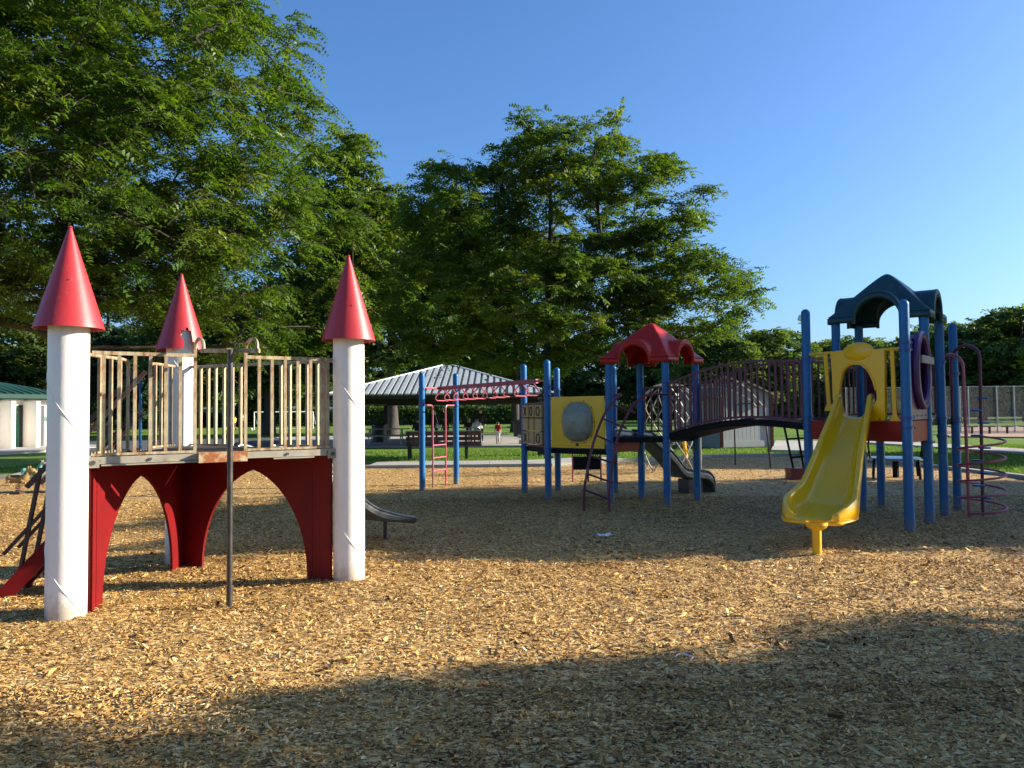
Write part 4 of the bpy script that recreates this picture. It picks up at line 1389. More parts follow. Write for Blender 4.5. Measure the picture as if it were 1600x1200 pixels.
# ================================================================== trees
def tri_mesh(name, V, F, mat, tint):
    return rawmesh(name, V, F, mat, tint, True)
def fronds(O, D, N, L, k, seed, droop=.25, wid=.30):
    """pinnate leaves: k leaflets each side as pointed triangles; O origins, D directions, N blade normals, L lengths"""
    r = np.random.default_rng(seed)
    n = len(O)
    S = np.cross(D, N); S /= np.linalg.norm(S, axis=1)[:, None] + 1e-9
    V = np.zeros((n, k * 2, 3, 3))
    Lc = L[:, None]
    for i in range(k):
        q = (i + .6) / k
        ll = wid * Lc * (1 - .35 * abs(q - .45) * 2) * r.uniform(.8, 1.2, n)[:, None]
        c = O + D * Lc * q - np.array((0, 0, 1.0)) * (droop * q * q) * Lc
        hw = Lc * .44 / k
        for j, sg in enumerate((-1, 1)):
            fold = -N * ll * r.uniform(-.1, .45, n)[:, None]
            V[:, i * 2 + j, 0] = c - D * hw
            V[:, i * 2 + j, 1] = c + D * hw * .9
            V[:, i * 2 + j, 2] = c + S * sg * ll + D * ll * .35 + fold
    return V.reshape(-1, 3)
def rot_about(d, a, r):
    pass
class Tree:
    def __init__(s, seed):
        s.r = np.random.default_rng(seed); s.seed = seed
    def grow(s, trunk_h, blobs, ncl, rad, base=(0, 0), lean=(0, 0), r0=.2, layer=.35, tw=6, per=10, L=(.14, .24), k=4, shell=.55, limbs=6, zmin=0,
             droop=.25, twig=True, wid=.30, updir=.0, top_frac=.85, sag=.0):
        """blobs: list of (cx,cy,cz,rx,ry,rz) relative to the base"""
        r = s.r
        bl = np.array(blobs, float)
        vol = bl[:, 3] * bl[:, 4] * bl[:, 5]
        pick = r.choice(len(bl), ncl * 3, p=vol ** .75 / (vol ** .75).sum())
        dirs = r.normal(size=(ncl * 3, 3)); dirs /= np.linalg.norm(dirs, axis=1)[:, None]
        rr = r.random(ncl * 3) ** (1 / 3) * (1 - shell) + shell * r.uniform(.85, 1.0, ncl * 3)
        c = bl[pick, :3] + dirs * rr[:, None] * bl[pick, 3:]
        c = c[c[:, 2] > zmin][:ncl]
        ztop = (bl[:, 2] + bl[:, 5]).max()
        # trunk and its nodes
        th = np.linspace(0, ztop * top_frac, 12)
        wob = np.cumsum(r.normal(0, .05, (12, 2)) * (ztop / 12), 0); wob[0] = 0
        q = th / th[-1]
        trunk = np.stack((lean[0] * q + wob[:, 0], lean[1] * q + wob[:, 1], th), 1)
        nodes = [tuple(p) for p in trunk]; par = [-1] + list(range(11))
        cnt_from = [p[2] >= trunk_h for p in trunk]
        order = np.argsort(np.linalg.norm(c - np.array((lean[0] * .6, lean[1] * .6, trunk_h)), axis=1))
        NP = np.array(nodes); usable = np.array(cnt_from)
        attach = np.zeros(len(c), int)
        NPl = [NP[i] for i in range(len(NP))]; ul = list(usable)
        for i in order:
            P = np.array(NPl); d = np.linalg.norm((P - c[i]) * np.array((1, 1, 1.6)), axis=1)
            below = P[:, 2] > c[i][2] + .15
            d = d + below * 2.5 + (~np.array(ul)) * 1e6
            a = int(np.argmin(d))
            dist = np.linalg.norm(P[a] - c[i])
            last = a
            if dist > rad * 2.2:
                mid = (P[a] * .5 + c[i] * .5) + r.normal(0, .08 * dist, 3) * np.array((1, 1, .4)) + np.array((0, 0, .06 * dist))
                NPl.append(mid); par.append(last); ul.append(True); last = len(NPl) - 1
            NPl.append(c[i] + np.array((0, 0, -.02))); par.append(last); ul.append(True)
            attach[i] = len(NPl) - 1
        NP = np.array(NPl); n = len(NP)
        w_ = np.zeros(n); kids = np.zeros(n, int)
        for i in range(n - 1, 0, -1):
            w_[i] += 1; w_[par[i]] += w_[i]
        w_[0] += 1
        rb = r0 * (w_ / w_[0]) ** .46
        rb = np.maximum(rb, .010)
        wood = MB()
        tr = r0 * (1 - .75 * q) ; tr[0] *= 1.35
        wood.tube(np.vstack((trunk[:1] - (0, 0, .25), trunk)), np.concatenate(([tr[0] * 1.15], np.maximum(tr, .02))), 12)
        for i in range(12, n):
            a, e = NP[par[i]], NP[i]
            m = (a + e) / 2 + np.array((0, 0, .05 * np.linalg.norm(e - a)))
            wood.tube([a, m, e], [min(rb[par[i]] * .8, rb[i] * 1.25), rb[i] * 1.08, rb[i]], 6 if rb[i] > .03 else 4, cap=False)
        # sprays of twigs, flattened into layers
        O, D, N, T = [], [], [], []
        tint_c = np.clip(r.normal(.5, .2, len(c)), .02, .98)
        for i in range(len(c)):
            pa = NP[par[attach[i]]]
            o = c[i] - pa; o = o * np.array((1, 1, .5)) + np.array((c[i][0], c[i][1], 0)) * .10
            o = unit(o + r.normal(0, .15, 3))
            for t in range(tw):
                yaw = r.uniform(-1.9, 1.9)
                ca, sa = math.cos(yaw), math.sin(yaw)
                d = unit(np.array((o[0] * ca - o[1] * sa, o[0] * sa + o[1] * ca, (o[2] * .5 + r.normal(updir, .30)) * layer * 2)))
                ln_ = rad * r.uniform(.65, 1.25)
                st = c[i] - o * rad * .25 + r.normal(0, .12 * rad, 3)
                e = st + d * ln_
                sagv = np.array((0, 0, -1.0)) * ln_ * (.12 + sag)
                if twig:
                    wood.tube([st, (st + e) / 2 + np.array((0, 0, .03)) , e + sagv], [.008, .006, .003], 3, cap=False)
                m = per
                qq = (np.arange(m) + r.random(m)) / m
                pos = st + d * ln_ * qq[:, None] + sagv * (qq ** 2)[:, None]
                sd_ = np.cross(d, (0, 0, 1.0)); sd_ = unit(sd_)
                sg = np.where(np.arange(m) % 2 == 0, 1, -1)
                dd = d * r.uniform(.3, .9, (m, 1)) + sd_ * (sg * r.uniform(.4, 1.0, m))[:, None] + np.array((0, 0, 1.0)) * r.normal(-.15, .30, (m, 1))
                dd /= np.linalg.norm(dd, axis=1)[:, None]
                nn = np.array((0, 0, 1.0)) + r.normal(0, .45, (m, 3))
                O.append(pos); D.append(dd); N.append(nn); T.append(np.full(m, tint_c[i]) + r.normal(0, .1, m))
        O, D, N, T = np.concatenate(O), np.concatenate(D), np.concatenate(N), np.clip(np.concatenate(T), 0, 1)
        L_ = r.uniform(*L, len(O))
        V = fronds(O, D, N, L_, k, s.seed + 1, droop, wid)
        F = np.arange(len(V)).reshape(-1, 3)
        return wood, V, F, np.repeat(T, k * 2 * 3)
    def put(s, name, label, loc, wood, V, F, T, leaf, group=None, cat='tree'):
        t = thing(name, label, cat, (loc[0], loc[1], 0), group)
        me = wood.mesh('trunk', 'bark', smooth=80)
        o = bpy.data.objects.new('trunk', me); C.objects.link(o); o.parent = t
        o2 = bpy.data.objects.new('crown', tri_mesh('crown', V, F, leaf, T)); C.objects.link(o2); o2.parent = t
        return t
def copytree(src, loc, rz, sc, label, group=None):
    r_ = src.copy(); C.objects.link(r_); r_.location = (loc[0], loc[1], 0); r_.rotation_euler = (0, 0, rz); r_.scale = sc
    r_['label'] = label
    if group: r_['group'] = group
    for ch in list(src.children):
        c = ch.copy(); C.objects.link(c); c.parent = r_
    return r_
tris = 0
def T_(seed, name, label, loc, leaf, group=None, **k):
    global tris
    t = Tree(seed); out = t.grow(**k)
    tris += len(out[2])
    return t.put(name, label, loc, *out, leaf, group)
GT = 'shade trees around the playground'
# big locust beside the castle; trunk behind the nearest white tower
l1 = At(112, 740, 16.2)
T_(101, 'locust_tree', 'huge honey locust spreading over the castle from the picture edge, feathery drooping leaves', l1, 'leaf_locust', GT,
   trunk_h=2.6, blobs=[(-3.2, 0.6, 7.4, 4.8, 4.4, 4.4), (1.8, -0.6, 7.8, 3.6, 3.6, 3.9), (3.3, .6, 4.8, 2.9, 2.8, 2.4), (-1.0, -2.4, 6.0, 3.6, 2.4, 2.8), (-4.0, -1.8, 5.4, 3.2, 2.6, 2.4), (1.6, -2.2, 5.6, 2.8, 2.2, 2.4), (0.0, 0, 10.2, 3.6, 3.6, 2.4)],
   ncl=1050, rad=.78, r0=.22, tw=7, per=16, L=(.13, .23), k=3, zmin=2.9, droop=.45, sag=.22, wid=.36)
# broad locust behind the play structure
l3 = At(851, 700, 28.5)
T_(303, 'locust_tree', 'broad layered honey locust rising behind the red-roofed deck', l3, 'leaf_locust_far', GT,
   trunk_h=3.0, blobs=[(0.6, 0, 9.4, 2.6, 3.0, 2.8), (-3.0, 0.2, 8.6, 2.5, 3.2, 2.6), (3.7, -.5, 9.0, 2.4, 2.8, 1.9), (5.3, -.6, 5.6, 2.7, 2.8, 1.7), (0.5, -1.8, 5.2, 4.4, 2.6, 2.2), (0.9, 0, 11.2, 2.7, 2.4, 1.7), (-3.6, 0, 5.8, 2.4, 3, 2.3), (3.2, 0, 6.2, 2.6, 2.8, 2.2)],
   ncl=620, rad=.84, r0=.20, tw=7, per=11, L=(.20, .34), k=3, zmin=2.3, droop=.25, shell=.45, wid=.36)
# tree standing behind those two
l2 = At(548, 690, 34)
T_(202, 'locust_tree', 'tall green tree between the big locust and the pavilion roof', l2, 'leaf_locust_far', GT,
   trunk_h=4.0, blobs=[(-.5, 0, 11.2, 2.0, 2.4, 3.3), (1.0, 0, 9.0, 2.0, 2.6, 3.2), (-1.2, 0, 7.0, 2.6, 2.6, 2.8)],
   ncl=270, rad=.95, r0=.17, tw=7, per=11, L=(.24, .38), k=2, zmin=3.6, wid=.42)
l4 = At(612, 679, 54)
T_(404, 'broadleaf_tree', 'dark tree with a stout trunk beyond the left pavilion post', l4, 'leaf_dark', GT,
   trunk_h=4.2, blobs=[(0, 0, 11.5, 5.5, 5, 4.5), (4.0, 0, 12.5, 4, 4.5, 4.6), (1, 0, 7.5, 5, 5, 3.0)], ncl=300, rad=1.35, r0=.42, tw=7, per=10, L=(.42, .66), k=2, zmin=4.0, twig=False, wid=.42)
l5 = At(806, 671, 60)
T_(505, 'broadleaf_tree', 'dark tree behind the pavilion whose trunk shows left of the noughts panel', l5, 'leaf_dark', GT,
   trunk_h=4.0, blobs=[(0, 0, 11, 6.5, 5, 4.5), (-5, 0, 10.5, 5, 5, 5), (0, 0, 7.2, 5, 5, 3)], ncl=300, rad=1.5, r0=.36, tw=7, per=10, L=(.44, .68), k=2, wid=.42, zmin=4.0, twig=False)
l6 = At(418, 679, 58)
T_(606, 'broadleaf_tree', 'low-limbed tree on the lawn seen through the castle railing', l6, 'leaf_dark', GT,
   trunk_h=3.2, blobs=[(0, 0, 7.5, 6.5, 5, 4.0), (-5, 0, 8.0, 5, 5, 4.8), (4, 0, 9, 4, 4, 4)], ncl=300, rad=1.5, r0=.5, tw=7, per=10, L=(.44, .68), k=2, wid=.42, zmin=2.6, twig=False)
# trees out of frame to the right: their shade lies across the chips
T_(707, 'locust_tree', 'shade tree right of the teal-roofed tower, just outside the picture', (16.8, 13.9), 'leaf_locust', GT,
   trunk_h=2.2, blobs=[(0, 0, 5.3, 3.6, 3.4, 2.8), (0, -1.2, 4.6, 3.2, 2.6, 2.4), (.3, 1.8, 5.2, 3.2, 2.8, 2.7), (-.5, .2, 6.5, 2.4, 2.6, 1.5)], ncl=360, rad=.9, r0=.2, tw=7, per=12, L=(.30, .46), k=2, wid=.42, zmin=1.7, twig=False, shell=.35)
T_(808, 'locust_tree', 'shade tree near the camera on the right, outside the picture', (16.2, 3.3), 'leaf_locust', GT,
   trunk_h=2.4, blobs=[(0, .1, 5.0, 3.4, 3.5, 2.6), (-.5, 1.0, 4.1, 2.6, 3.2, 1.7), (.2, -2.0, 5.4, 3.2, 2.6, 3.0), (0, -4.0, 5.0, 3.0, 2.4, 2.6), (0, .3, 7.0, 2.3, 2.7, 2.1), (.6, 2.1, 3.4, 2.4, 2.2, 1.4)], ncl=350, rad=.9, r0=.2, tw=6, per=12, L=(.30, .46), k=2, wid=.42, zmin=1.5, twig=False, shell=.35)
T_(909, 'locust_tree', 'drooping tree whose twigs enter at the right picture edge above the fence', (21.9, 25.5), 'leaf_locust', GT,
   trunk_h=2.4, blobs=[(.6, 0, 4.4, 4.0, 4.0, 2.0), (-2.2, -.6, 3.2, 2.4, 2.6, 1.2), (.8, 0, 5.6, 3.0, 3, 1.4)], ncl=260, rad=.9, r0=.2, tw=7, per=11, L=(.26, .40), k=2, wid=.42, zmin=2.0, twig=False)
# distant trees: three kinds, copied
GF = 'distant trees beyond the sports fields'
d1 = T_(11, 'distant_tree', 'dark round tree behind the green-roofed building', At(25, 660, 66), 'leaf_mid', GF,
        trunk_h=2.5, blobs=[(0, 0, 6.5, 4.5, 4.2, 4.6), (2.5, 0, 5, 3.2, 3.4, 3), (-2.5, .5, 5.5, 3.4, 3.4, 3.6)], ncl=170, rad=1.4, r0=.3, tw=6, per=9, L=(.55, .85), k=2, zmin=1.2, twig=False, wid=.42)
d2 = T_(12, 'distant_tree', 'spreading tree behind the grey shed', At(1150, 660, 82), 'leaf_mid', GF,
        trunk_h=3.0, blobs=[(0, 0, 6.6, 5.5, 5, 3.6), (3.8, 0, 6.0, 4.4, 4, 4.2), (-4, 0, 6.2, 4.5, 4, 3.6), (1, 0, 3.6, 6, 4, 2.0)], ncl=230, rad=1.35, r0=.35, tw=6, per=9, L=(.55, .9), k=2, zmin=1.3, twig=False, wid=.42)
d3 = T_(13, 'distant_tree', 'dark conifer seen through the left half of the castle railing', At(165, 660, 62), 'leaf_needle', GF,
        trunk_h=1.5, blobs=[(0, 0, 3.5, 3.2, 3.2, 2.4), (0, 0, 6.5, 2.4, 2.4, 2.6), (0, 0, 9.6, 1.5, 1.5, 2.6), (0, 0, 12, .7, .7, 1.8)], ncl=190, rad=.95, r0=.28, tw=6, per=9, L=(.40, .62), k=2, zmin=.8, twig=False, wid=.35, updir=-.3)
far = [
 (d3, 245, 70, .4, 1.0, 'dark conifer seen between the castle ladder gap and the back tower'),
 (d1, -70, 62, 2.0, .95, 'round tree at the left edge beyond the green roof'),
 (d1, 115, 78, 1.0, 1.05, 'round tree hidden partly by the nearest white tower'),
 (d2, 205, 84, 2.6, 1.1, 'wide tree behind the conifers left of the soccer field'),
 (d1, 300, 90, .3, 1.2, 'round tree behind the broken-coned tower'),
 (d2, 375, 98, 1.2, 1.25, 'wide tree behind the soccer players'),
 (d1, 470, 100, 2.2, 1.2, 'round tree behind the soccer goal'),
 (d2, 560, 110, .9, 1.2, 'wide tree behind the right white tower'),
 (d2, 690, 118, 3.0, 1.2, 'wide tree above the hedge behind the pavilion'),
 (d1, 790, 112, .2, 1.1, 'round tree above the red-roofed house'),
 (d2, 905, 116, 2.0, 1.15, 'wide tree behind the yellow bubble panel'),
 (d1, 1010, 110, 1.6, 1.1, 'round tree behind the lattice tower'),
 (d1, 1075, 108, 4.0, 1.0, 'round tree between the lattice tower and the shed'),
 (d1, 1215, 96, 2.9, 1.08, 'round tree just left of the floodlight pole'),
 (d2, 1310, 105, 5.0, 1.1, 'wide tree seen under the teal roof'),
 (d1, 1395, 112, 3.3, 1.1, 'round tree behind the yellow slide hood'),
 (d1, 1465, 104, .8, 1.12, 'round tree behind the purple crawl panel'),
 (d2, 1535, 92, 2.4, 1.22, 'large dark tree behind the spiral climber'),
 (d1, 1605, 84, 5.5, 1.20, 'tallest dark tree behind the chain-link fence'),
 (d2, 1700, 100, 1.1, 1.2, 'wide tree past the right end of the fence'),
]
for src, px, Y, rz, s_, lab in far:
    p = At(px, 655, Y)
    copytree(src, p, rz, (s_, s_, s_), lab)
print('leaf tris', tris)
# ================================================================== pavilion
pc = At(700, 640, 40.5)
PX, PY, HW, EZ, RZ = pc[0], 40.5, 5.35, 2.36, 3.98
pav = thing('picnic_pavilion', 'open picnic pavilion with a pale ribbed metal hip roof on dark posts', 'pavilion', (PX, PY, 0))
for sx in (-1, 1):
    for sy in (-1, 1):
        b = MB(); b.box((PX + sx * 3.9, PY + sy * 3.9, EZ / 2 - .1), (.22, .22, EZ + .1)); b.build('post', 'darkwood', pav, smooth=0)
        b = MB(); b.box((PX + sx * 3.9, PY + sy * 3.9, .12), (.42, .42, .22)); b.build('post_footing', 'concrete', pav, smooth=0)
for s in (-1, 1):
    b = MB(); b.beam((PX - 4.6, PY + s * 3.9, EZ - .2), (PX + 4.6, PY + s * 3.9, EZ - .2), .14, .36); b.build('beam', 'darkwood', pav, smooth=0)
    b = MB(); b.beam((PX + s * 3.9, PY - 3.8, EZ - .2), (PX + s * 3.9, PY + 3.8, EZ - .2), .14, .34); b.build('beam', 'darkwood', pav, smooth=0)
RW = .28
for q in range(4):
    u = np.array(((1, 0), (0, 1), (-1, 0), (0, -1))[q], float); n = np.array((u[1], -u[0]))
    cc = np.array((PX, PY))
    b = MB()
    e0, e1 = cc + n * HW - u * HW, cc + n * HW + u * HW
    t0_, t1_ = cc + n * RW - u * RW, cc + n * RW + u * RW
    P4 = [(*e0, EZ), (*e1, EZ), (*t1_, RZ), (*t0_, RZ)]
    nv = unit(np.cross(np.array(P4[1]) - P4[0], np.array(P4[3]) - np.array(P4[0])))
    b.prism(P4, -nv * .06); rf = b.build('roof', 'roofpan', pav, smooth=0)
    K = 34
    for k in range(K):
        x = -HW + (k + .5) * 2 * HW / K
        up = min(1.0, (HW - abs(x)) / (HW - RW))
        if up < .04: continue
        a = np.array((*(cc + n * (HW + .05) + u * x), EZ + .02)) + nv * .03
        e = np.array((*(cc + n * (HW + (RW - HW) * up) + u * x), EZ + (RZ - EZ) * up)) + nv * .03
        b = MB(); b.beam(a, e, .19, .07, up=nv)
        b.build('roof_rib', 'roofmetal', rf, smooth=0)
    b = MB(); b.beam((*e0, EZ + .06), (*t0_, RZ + .06), .14, .06); b.build('hip_cap', 'roofmetal', pav, smooth=0)
    b = MB(); b.beam((*(e0 - n * .03), EZ - .06), (*(e1 - n * .03), EZ - .06), .05, .20); b.build('fascia', 'darkwood', pav, smooth=0)
b = MB(); b.box((PX, PY, RZ + .03), (.62, .62, .08)); b.build('roof_cap', 'roofmetal', pav, smooth=0)
# picnic tables, all alike
def table(loc, rz, label, mat='greyplank'):
    t = thing('picnic_table', label, 'picnic table', (0, 0, 0), 'picnic tables under the pavilion roof')
    plank = MB(); plank.box((0, 0, 0), (2.2, .135, .04)); pm_ = plank.mesh('plank', mat, smooth=0)
    for i in range(5):
        piece('top_plank', pm_, t, (0, (i - 2) * .145, .76))
    for s in (-1, 1):
        for i in range(2):
            piece('bench_plank', pm_, t, (0, s * (.62 + i * .145), .44))
    for s in (-1, 1):
        b = MB()
        b.beam((s * .75, -.2, .74), (s * .75, -.62, 0.02), .05, .05); b.beam((s * .75, .2, .74), (s * .75, .62, 0.02), .05, .05)
        b.beam((s * .75, -.78, .405), (s * .75, .78, .405), .05, .05); b.beam((s * .75, -.33, .72), (s * .75, .33, .72), .05, .05)
        b.build('leg_frame', 'fencegalv', t, smooth=0)
    t.location = (loc[0], loc[1], .04); t.rotation_euler = (0, 0, rz)
    return t
tb1 = At(603, 690, 36.6); table(tb1, .05, 'picnic table nearest the left pavilion post with empty benches')
tb2 = At(690, 690, 38.6); table(tb2, .08, 'picnic table behind the woman with the white bag')
tb3 = At(757, 690, 37.6); table(tb3, .12, 'picnic table where the man in white sits beside the boy in red')
# people
def person(label, loc, face, joints, rad, cols, hair, skin, shoes='cblack', h=1.7, bag=None):
    """joints: dict of points for a body 1.7 m tall, x to its left, y forward, z up"""
    names = list(joints)
    E = [('pelvis', 'chest'), ('chest', 'neck'), ('neck', 'head'), ('head', 'crown')]
    for s in 'lr':
        E += [('chest', 'sh' + s), ('sh' + s, 'el' + s), ('el' + s, 'ha' + s), ('ha' + s, 'fi' + s), ('pelvis', 'hi' + s), ('hi' + s, 'kn' + s), ('kn' + s, 'an' + s), ('an' + s, 'to' + s)]
    me = bpy.data.meshes.new('person')
    idx = {n: i for i, n in enumerate(names)}
    me.from_pydata([tuple(np.array(joints[n]) * h / 1.7) for n in names], [(idx[a], idx[b_]) for a, b_ in E], [])
    o = bpy.data.objects.new('person', me); C.objects.link(o)
    o.modifiers.new('skin', 'SKIN'); sb = o.modifiers.new('sub', 'SUBSURF'); sb.levels = sb.render_levels = 1
    for n in names:
        v = me.skin_vertices[0].data[idx[n]]; r_ = rad[n] if n in rad else rad[n[:-1]]
        r_ = np.array(r_ if hasattr(r_, '__len__') else (r_, r_)) * h / 1.7
        v.radius = tuple(r_); v.use_root = n == 'pelvis'
    dg = bpy.context.evaluated_depsgraph_get()
    m2 = bpy.data.meshes.new_from_object(o.evaluated_get(dg))
    o.modifiers.clear()
    o.data = m2
    mats = [cols[0], cols[1], skin, hair, shoes]
    m2.materials.clear()
    for m in mats: m2.materials.append(M[m])
    J = {n: np.array(joints[n]) * h / 1.7 for n in names}
    bone = [('pelvis', 'chest', 0), ('chest', 'neck', 0), ('neck', 'head', 2), ('head', 'crown', 2)]
    for s in 'lr':
        bone += [('chest', 'sh' + s, 0), ('sh' + s, 'el' + s, 0), ('el' + s, 'ha' + s, 2 if cols[2] == 'short' else 0), ('ha' + s, 'fi' + s, 2), ('hi' + s, 'kn' + s, 1), ('kn' + s, 'an' + s, 2 if cols[3] == 'short' else 1), ('an' + s, 'to' + s, 4), ('pelvis', 'hi' + s, 1)]
    for p in m2.polygons:
        c = np.array(p.center); best, bm = 1e9, 0
        for a, e, mi in bone:
            A, B = J[a], J[e]; ab = B - A; t = np.clip(np.dot(c - A, ab) / np.dot(ab, ab), 0, 1)
            dd = np.linalg.norm(c - A - ab * t)
            if dd < best: best, bm = dd, mi
        if bm == 2 and c[2] > J['neck'][2]:
            hd = c - (J['head'] + J['crown']) / 2
            if hd[2] > .045 or (hd[1] < .02 and hd[2] > -.05): bm = 3
        p.material_index = bm
        p.use_smooth = True
    hc = (J['head'] * .5 + J['crown'] * .5)
    f = MB()
    f.ball(hc + (0, .105 * h / 1.7, -.02), (.014, .022, .02), 8, 6)
    f.ball(hc + (.085 * h / 1.7, -.005, -.015), (.012, .02, .03), 8, 6); f.ball(hc + (-.085 * h / 1.7, -.005, -.015), (.012, .02, .03), 8, 6)
    o.location = tuple(loc); o.rotation_euler = (0, 0, face)
    o['label'] = label; o['category'] = 'person'
    fm = bpy.data.objects.new('face', f.mesh('face', skin)); C.objects.link(fm); fm.parent = o
    return o
RAD = dict(pelvis=(.15, .115), chest=(.165, .115), neck=.055, head=(.082, .095), crown=(.07, .085), sh=.062, el=.046, ha=.034, fi=.028, hi=.098, kn=.062, an=.042, to=.038)
def standing(arm=.0, step=0.0, knee=0.0):
    J = dict(pelvis=(0, 0, .93), chest=(0, .0, 1.27), neck=(0, .0, 1.43), head=(0, .01, 1.53), crown=(0, .015, 1.63))
    for s, k in (('l', 1), ('r', -1)):
        J['sh' + s] = (.17 * k, 0, 1.36); J['el' + s] = (.22 * k, -.02 + arm * k, 1.10); J['ha' + s] = (.24 * k, .06 + 1.4 * arm * k, .86); J['fi' + s] = (.24 * k, .08 + 1.5 * arm * k, .77)
        J['hi' + s] = (.095 * k, 0, .88); J['kn' + s] = (.10 * k, .02 + step * k, .48); J['an' + s] = (.10 * k, step * 1.6 * k - knee * (k < 0), .08 + (.18 * (knee > 0) if k < 0 else 0)); J['to' + s] = (.11 * k, .16 + step * 1.6 * k, .04 + (.1 * (knee > 0) if k < 0 else 0))
    return J
def seated(lean=.06, arms=.32):
    J = dict(pelvis=(0, 0, .54), chest=(0, lean, .88), neck=(0, lean * 1.6, 1.04), head=(0, lean * 1.8 + .01, 1.14), crown=(0, lean * 1.9, 1.24))
    for s, k in (('l', 1), ('r', -1)):
        J['sh' + s] = (.17 * k, lean * 1.3, .97); J['el' + s] = (.23 * k, lean + .08, .74); J['ha' + s] = (.15 * k, arms, .80); J['fi' + s] = (.11 * k, arms + .08, .81)
        J['hi' + s] = (.10 * k, .02, .52); J['kn' + s] = (.14 * k, .42, .50); J['an' + s] = (.14 * k, .36, .09); J['to' + s] = (.15 * k, .50, .05)
    return J
fz = .04
p = At(745, 690, 36.75); person('seated man in a white shirt and jeans seen from behind at a picnic table', (p[0], p[1], fz), -.05, seated(.10), RAD, ('cwhite', 'cjean', 'short', 'long'), 'hairdark', 'skin')
p = At(778, 690, 36.6); person('boy in a red shirt standing beside the picnic table, seen from behind', (p[0], p[1], fz), .15, standing(.05, .06), RAD, ('cred', 'cwhite', 'short', 'short'), 'hairbrown', 'skinpale', h=1.08)
p = At(679, 690, 37.2); wm = person('woman in black standing under the pavilion with a white shoulder bag', (p[0], p[1], fz), math.pi + .2, standing(.03), RAD, ('cblack', 'cblack', 'long', 'long'), 'hairbrown', 'skinpale', h=1.68)
b = MB(); g = np.array((p[0], p[1], 0)); bc = g + np.array((.20, -.12, .88)); b.box(bc, (.26, .10, .20), Matrix.Rotation(.25, 3, 'Y'))
bag = b.build('shoulder_bag', 'cwhite', None, org=bc, smooth=0); tag(bag, 'white shoulder bag hanging at the hip of the woman in black', 'bag')
bv = bag.modifiers.new('edge', 'BEVEL'); bv.width = .03; bv.segments = 3
b = MB(); b.tube(smoothpath([bc + (0, 0, .09), g + (.14, -.13, 1.2), g + (.04, -.06, 1.44), g + (-.02, .1, 1.42)], 5), .012, 6); b.build('strap', 'cwhite', bag)
p = At(712, 690, 39.3); person('person in a rust-red top standing deeper under the pavilion', (p[0], p[1], fz), 2.6, standing(.0), RAD, ('corange', 'cblack', 'short', 'long'), 'hairdark', 'skin', h=1.62)
p = At(733, 690, 38.35); person('dark-clothed person seated across from the man in white', (p[0], p[1], fz), math.pi, seated(.08), RAD, ('cblack', 'cblack', 'long', 'long'), 'hairdark', 'skin')
p = At(751, 690, 40.2); person('dark-clothed person standing behind the table of the man in white', (p[0], p[1], fz), math.pi, standing(.02), RAD, ('cblack', 'cblack', 'long', 'long'), 'hairdark', 'skin', h=1.72)
p = At(654, 690, 35.9); person('dark-clothed person seated left of the woman with the bag', (p[0], p[1], fz), .4, seated(.10), RAD, ('cblack', 'cblack', 'long', 'long'), 'hairdark', 'skin')
p = At(696, 690, 38.0); person('child in dark clothes standing right of the woman with the bag', (p[0], p[1], fz), 2.9, standing(.02), RAD, ('cblack', 'cblack', 'long', 'long'), 'hairdark', 'skin', h=1.25)
for px, py, lab, cl, rz, hgt in ((355, 675, 'soccer player in dark blue with white socks', ('cjean', 'cblack', 'short', 'short'), .3, 1.6), (367, 673, 'soccer player in black with a yellow bib', ('cyellow', 'cblack', 'short', 'short'), 1.2, 1.5), (379.5, 671, 'soccer player in a white shirt running by the goal', ('cwhite', 'cblack', 'short', 'short'), -1.2, 1.65)):
    g = G(px, py); person(lab, (g[0], g[1], -.055), rz, standing(.12, .14, .16), RAD, cl, 'hairdark', 'skin', h=hgt)
g = G(393, 673); b = MB(); b.ball((g[0], g[1], .13), .13, 14, 10); tag(b.build('soccer_ball', 'cwhite', None, org=(g[0], g[1], 0)), 'white soccer ball on the grass in front of the goal', 'ball')
# goal
ga, gb = G(397, 671.5), G(489, 670)
goal = thing('soccer_goal', 'white soccer goal on the lit lawn beyond the castle', 'soccer goal', lerp(ga, gb, .5))
for p in (ga, gb):
    b = MB(); b.tube([v3(p, 0), v3(p, 1.75)], .06, 8); b.build('goal_post', 'lampwhite', goal)
b = MB(); b.tube([v3(ga, 1.75), v3(gb, 1.75)], .06, 8); b.build('crossbar', 'lampwhite', goal)
b = MB()
for p in (ga, gb):
    b.tube([v3(p, 1.7), v3(p, .03) + np.array((0, 1.3, 0))], .03, 6)
b.tube([v3(ga, .04) + (0, 1.3, 0), v3(gb, .04) + (0, 1.3, 0)], .03, 6); b.build('back_frame', 'lampwhite', goal)
# long park bench with red-brown slats, seen from behind
ba, bb = G(634, 716), G(752, 715)
dq = unit(v3(bb, 0) - v3(ba, 0)); nq = np.array((-dq[1], dq[0], 0))
bench = thing('park_bench', 'long park bench of red-brown slats on the grass before the pavilion', 'bench', lerp(ba, bb, .5))
for i, (z, y, w_) in enumerate(((.84, 0, .14), (.66, .03, .13), (.50, .05, .11))):
    b = MB(); b.beam(v3(ba, z) + nq * y, v3(bb, z) + nq * y, .04, w_); b.build('back_slat', 'slatred', bench, smooth=0)
for i in range(3):
    b = MB(); b.beam(v3(ba, .42) + nq * (.16 + i * .14), v3(bb, .42) + nq * (.16 + i * .14), .12, .04); b.build('seat_slat', 'slatred', bench, smooth=0)
b = MB(); b.beam(v3(ba, .93) - nq * .01, v3(bb, .93) - nq * .01, .07, .03); b.build('top_rail', 'greyplank', bench, smooth=0)
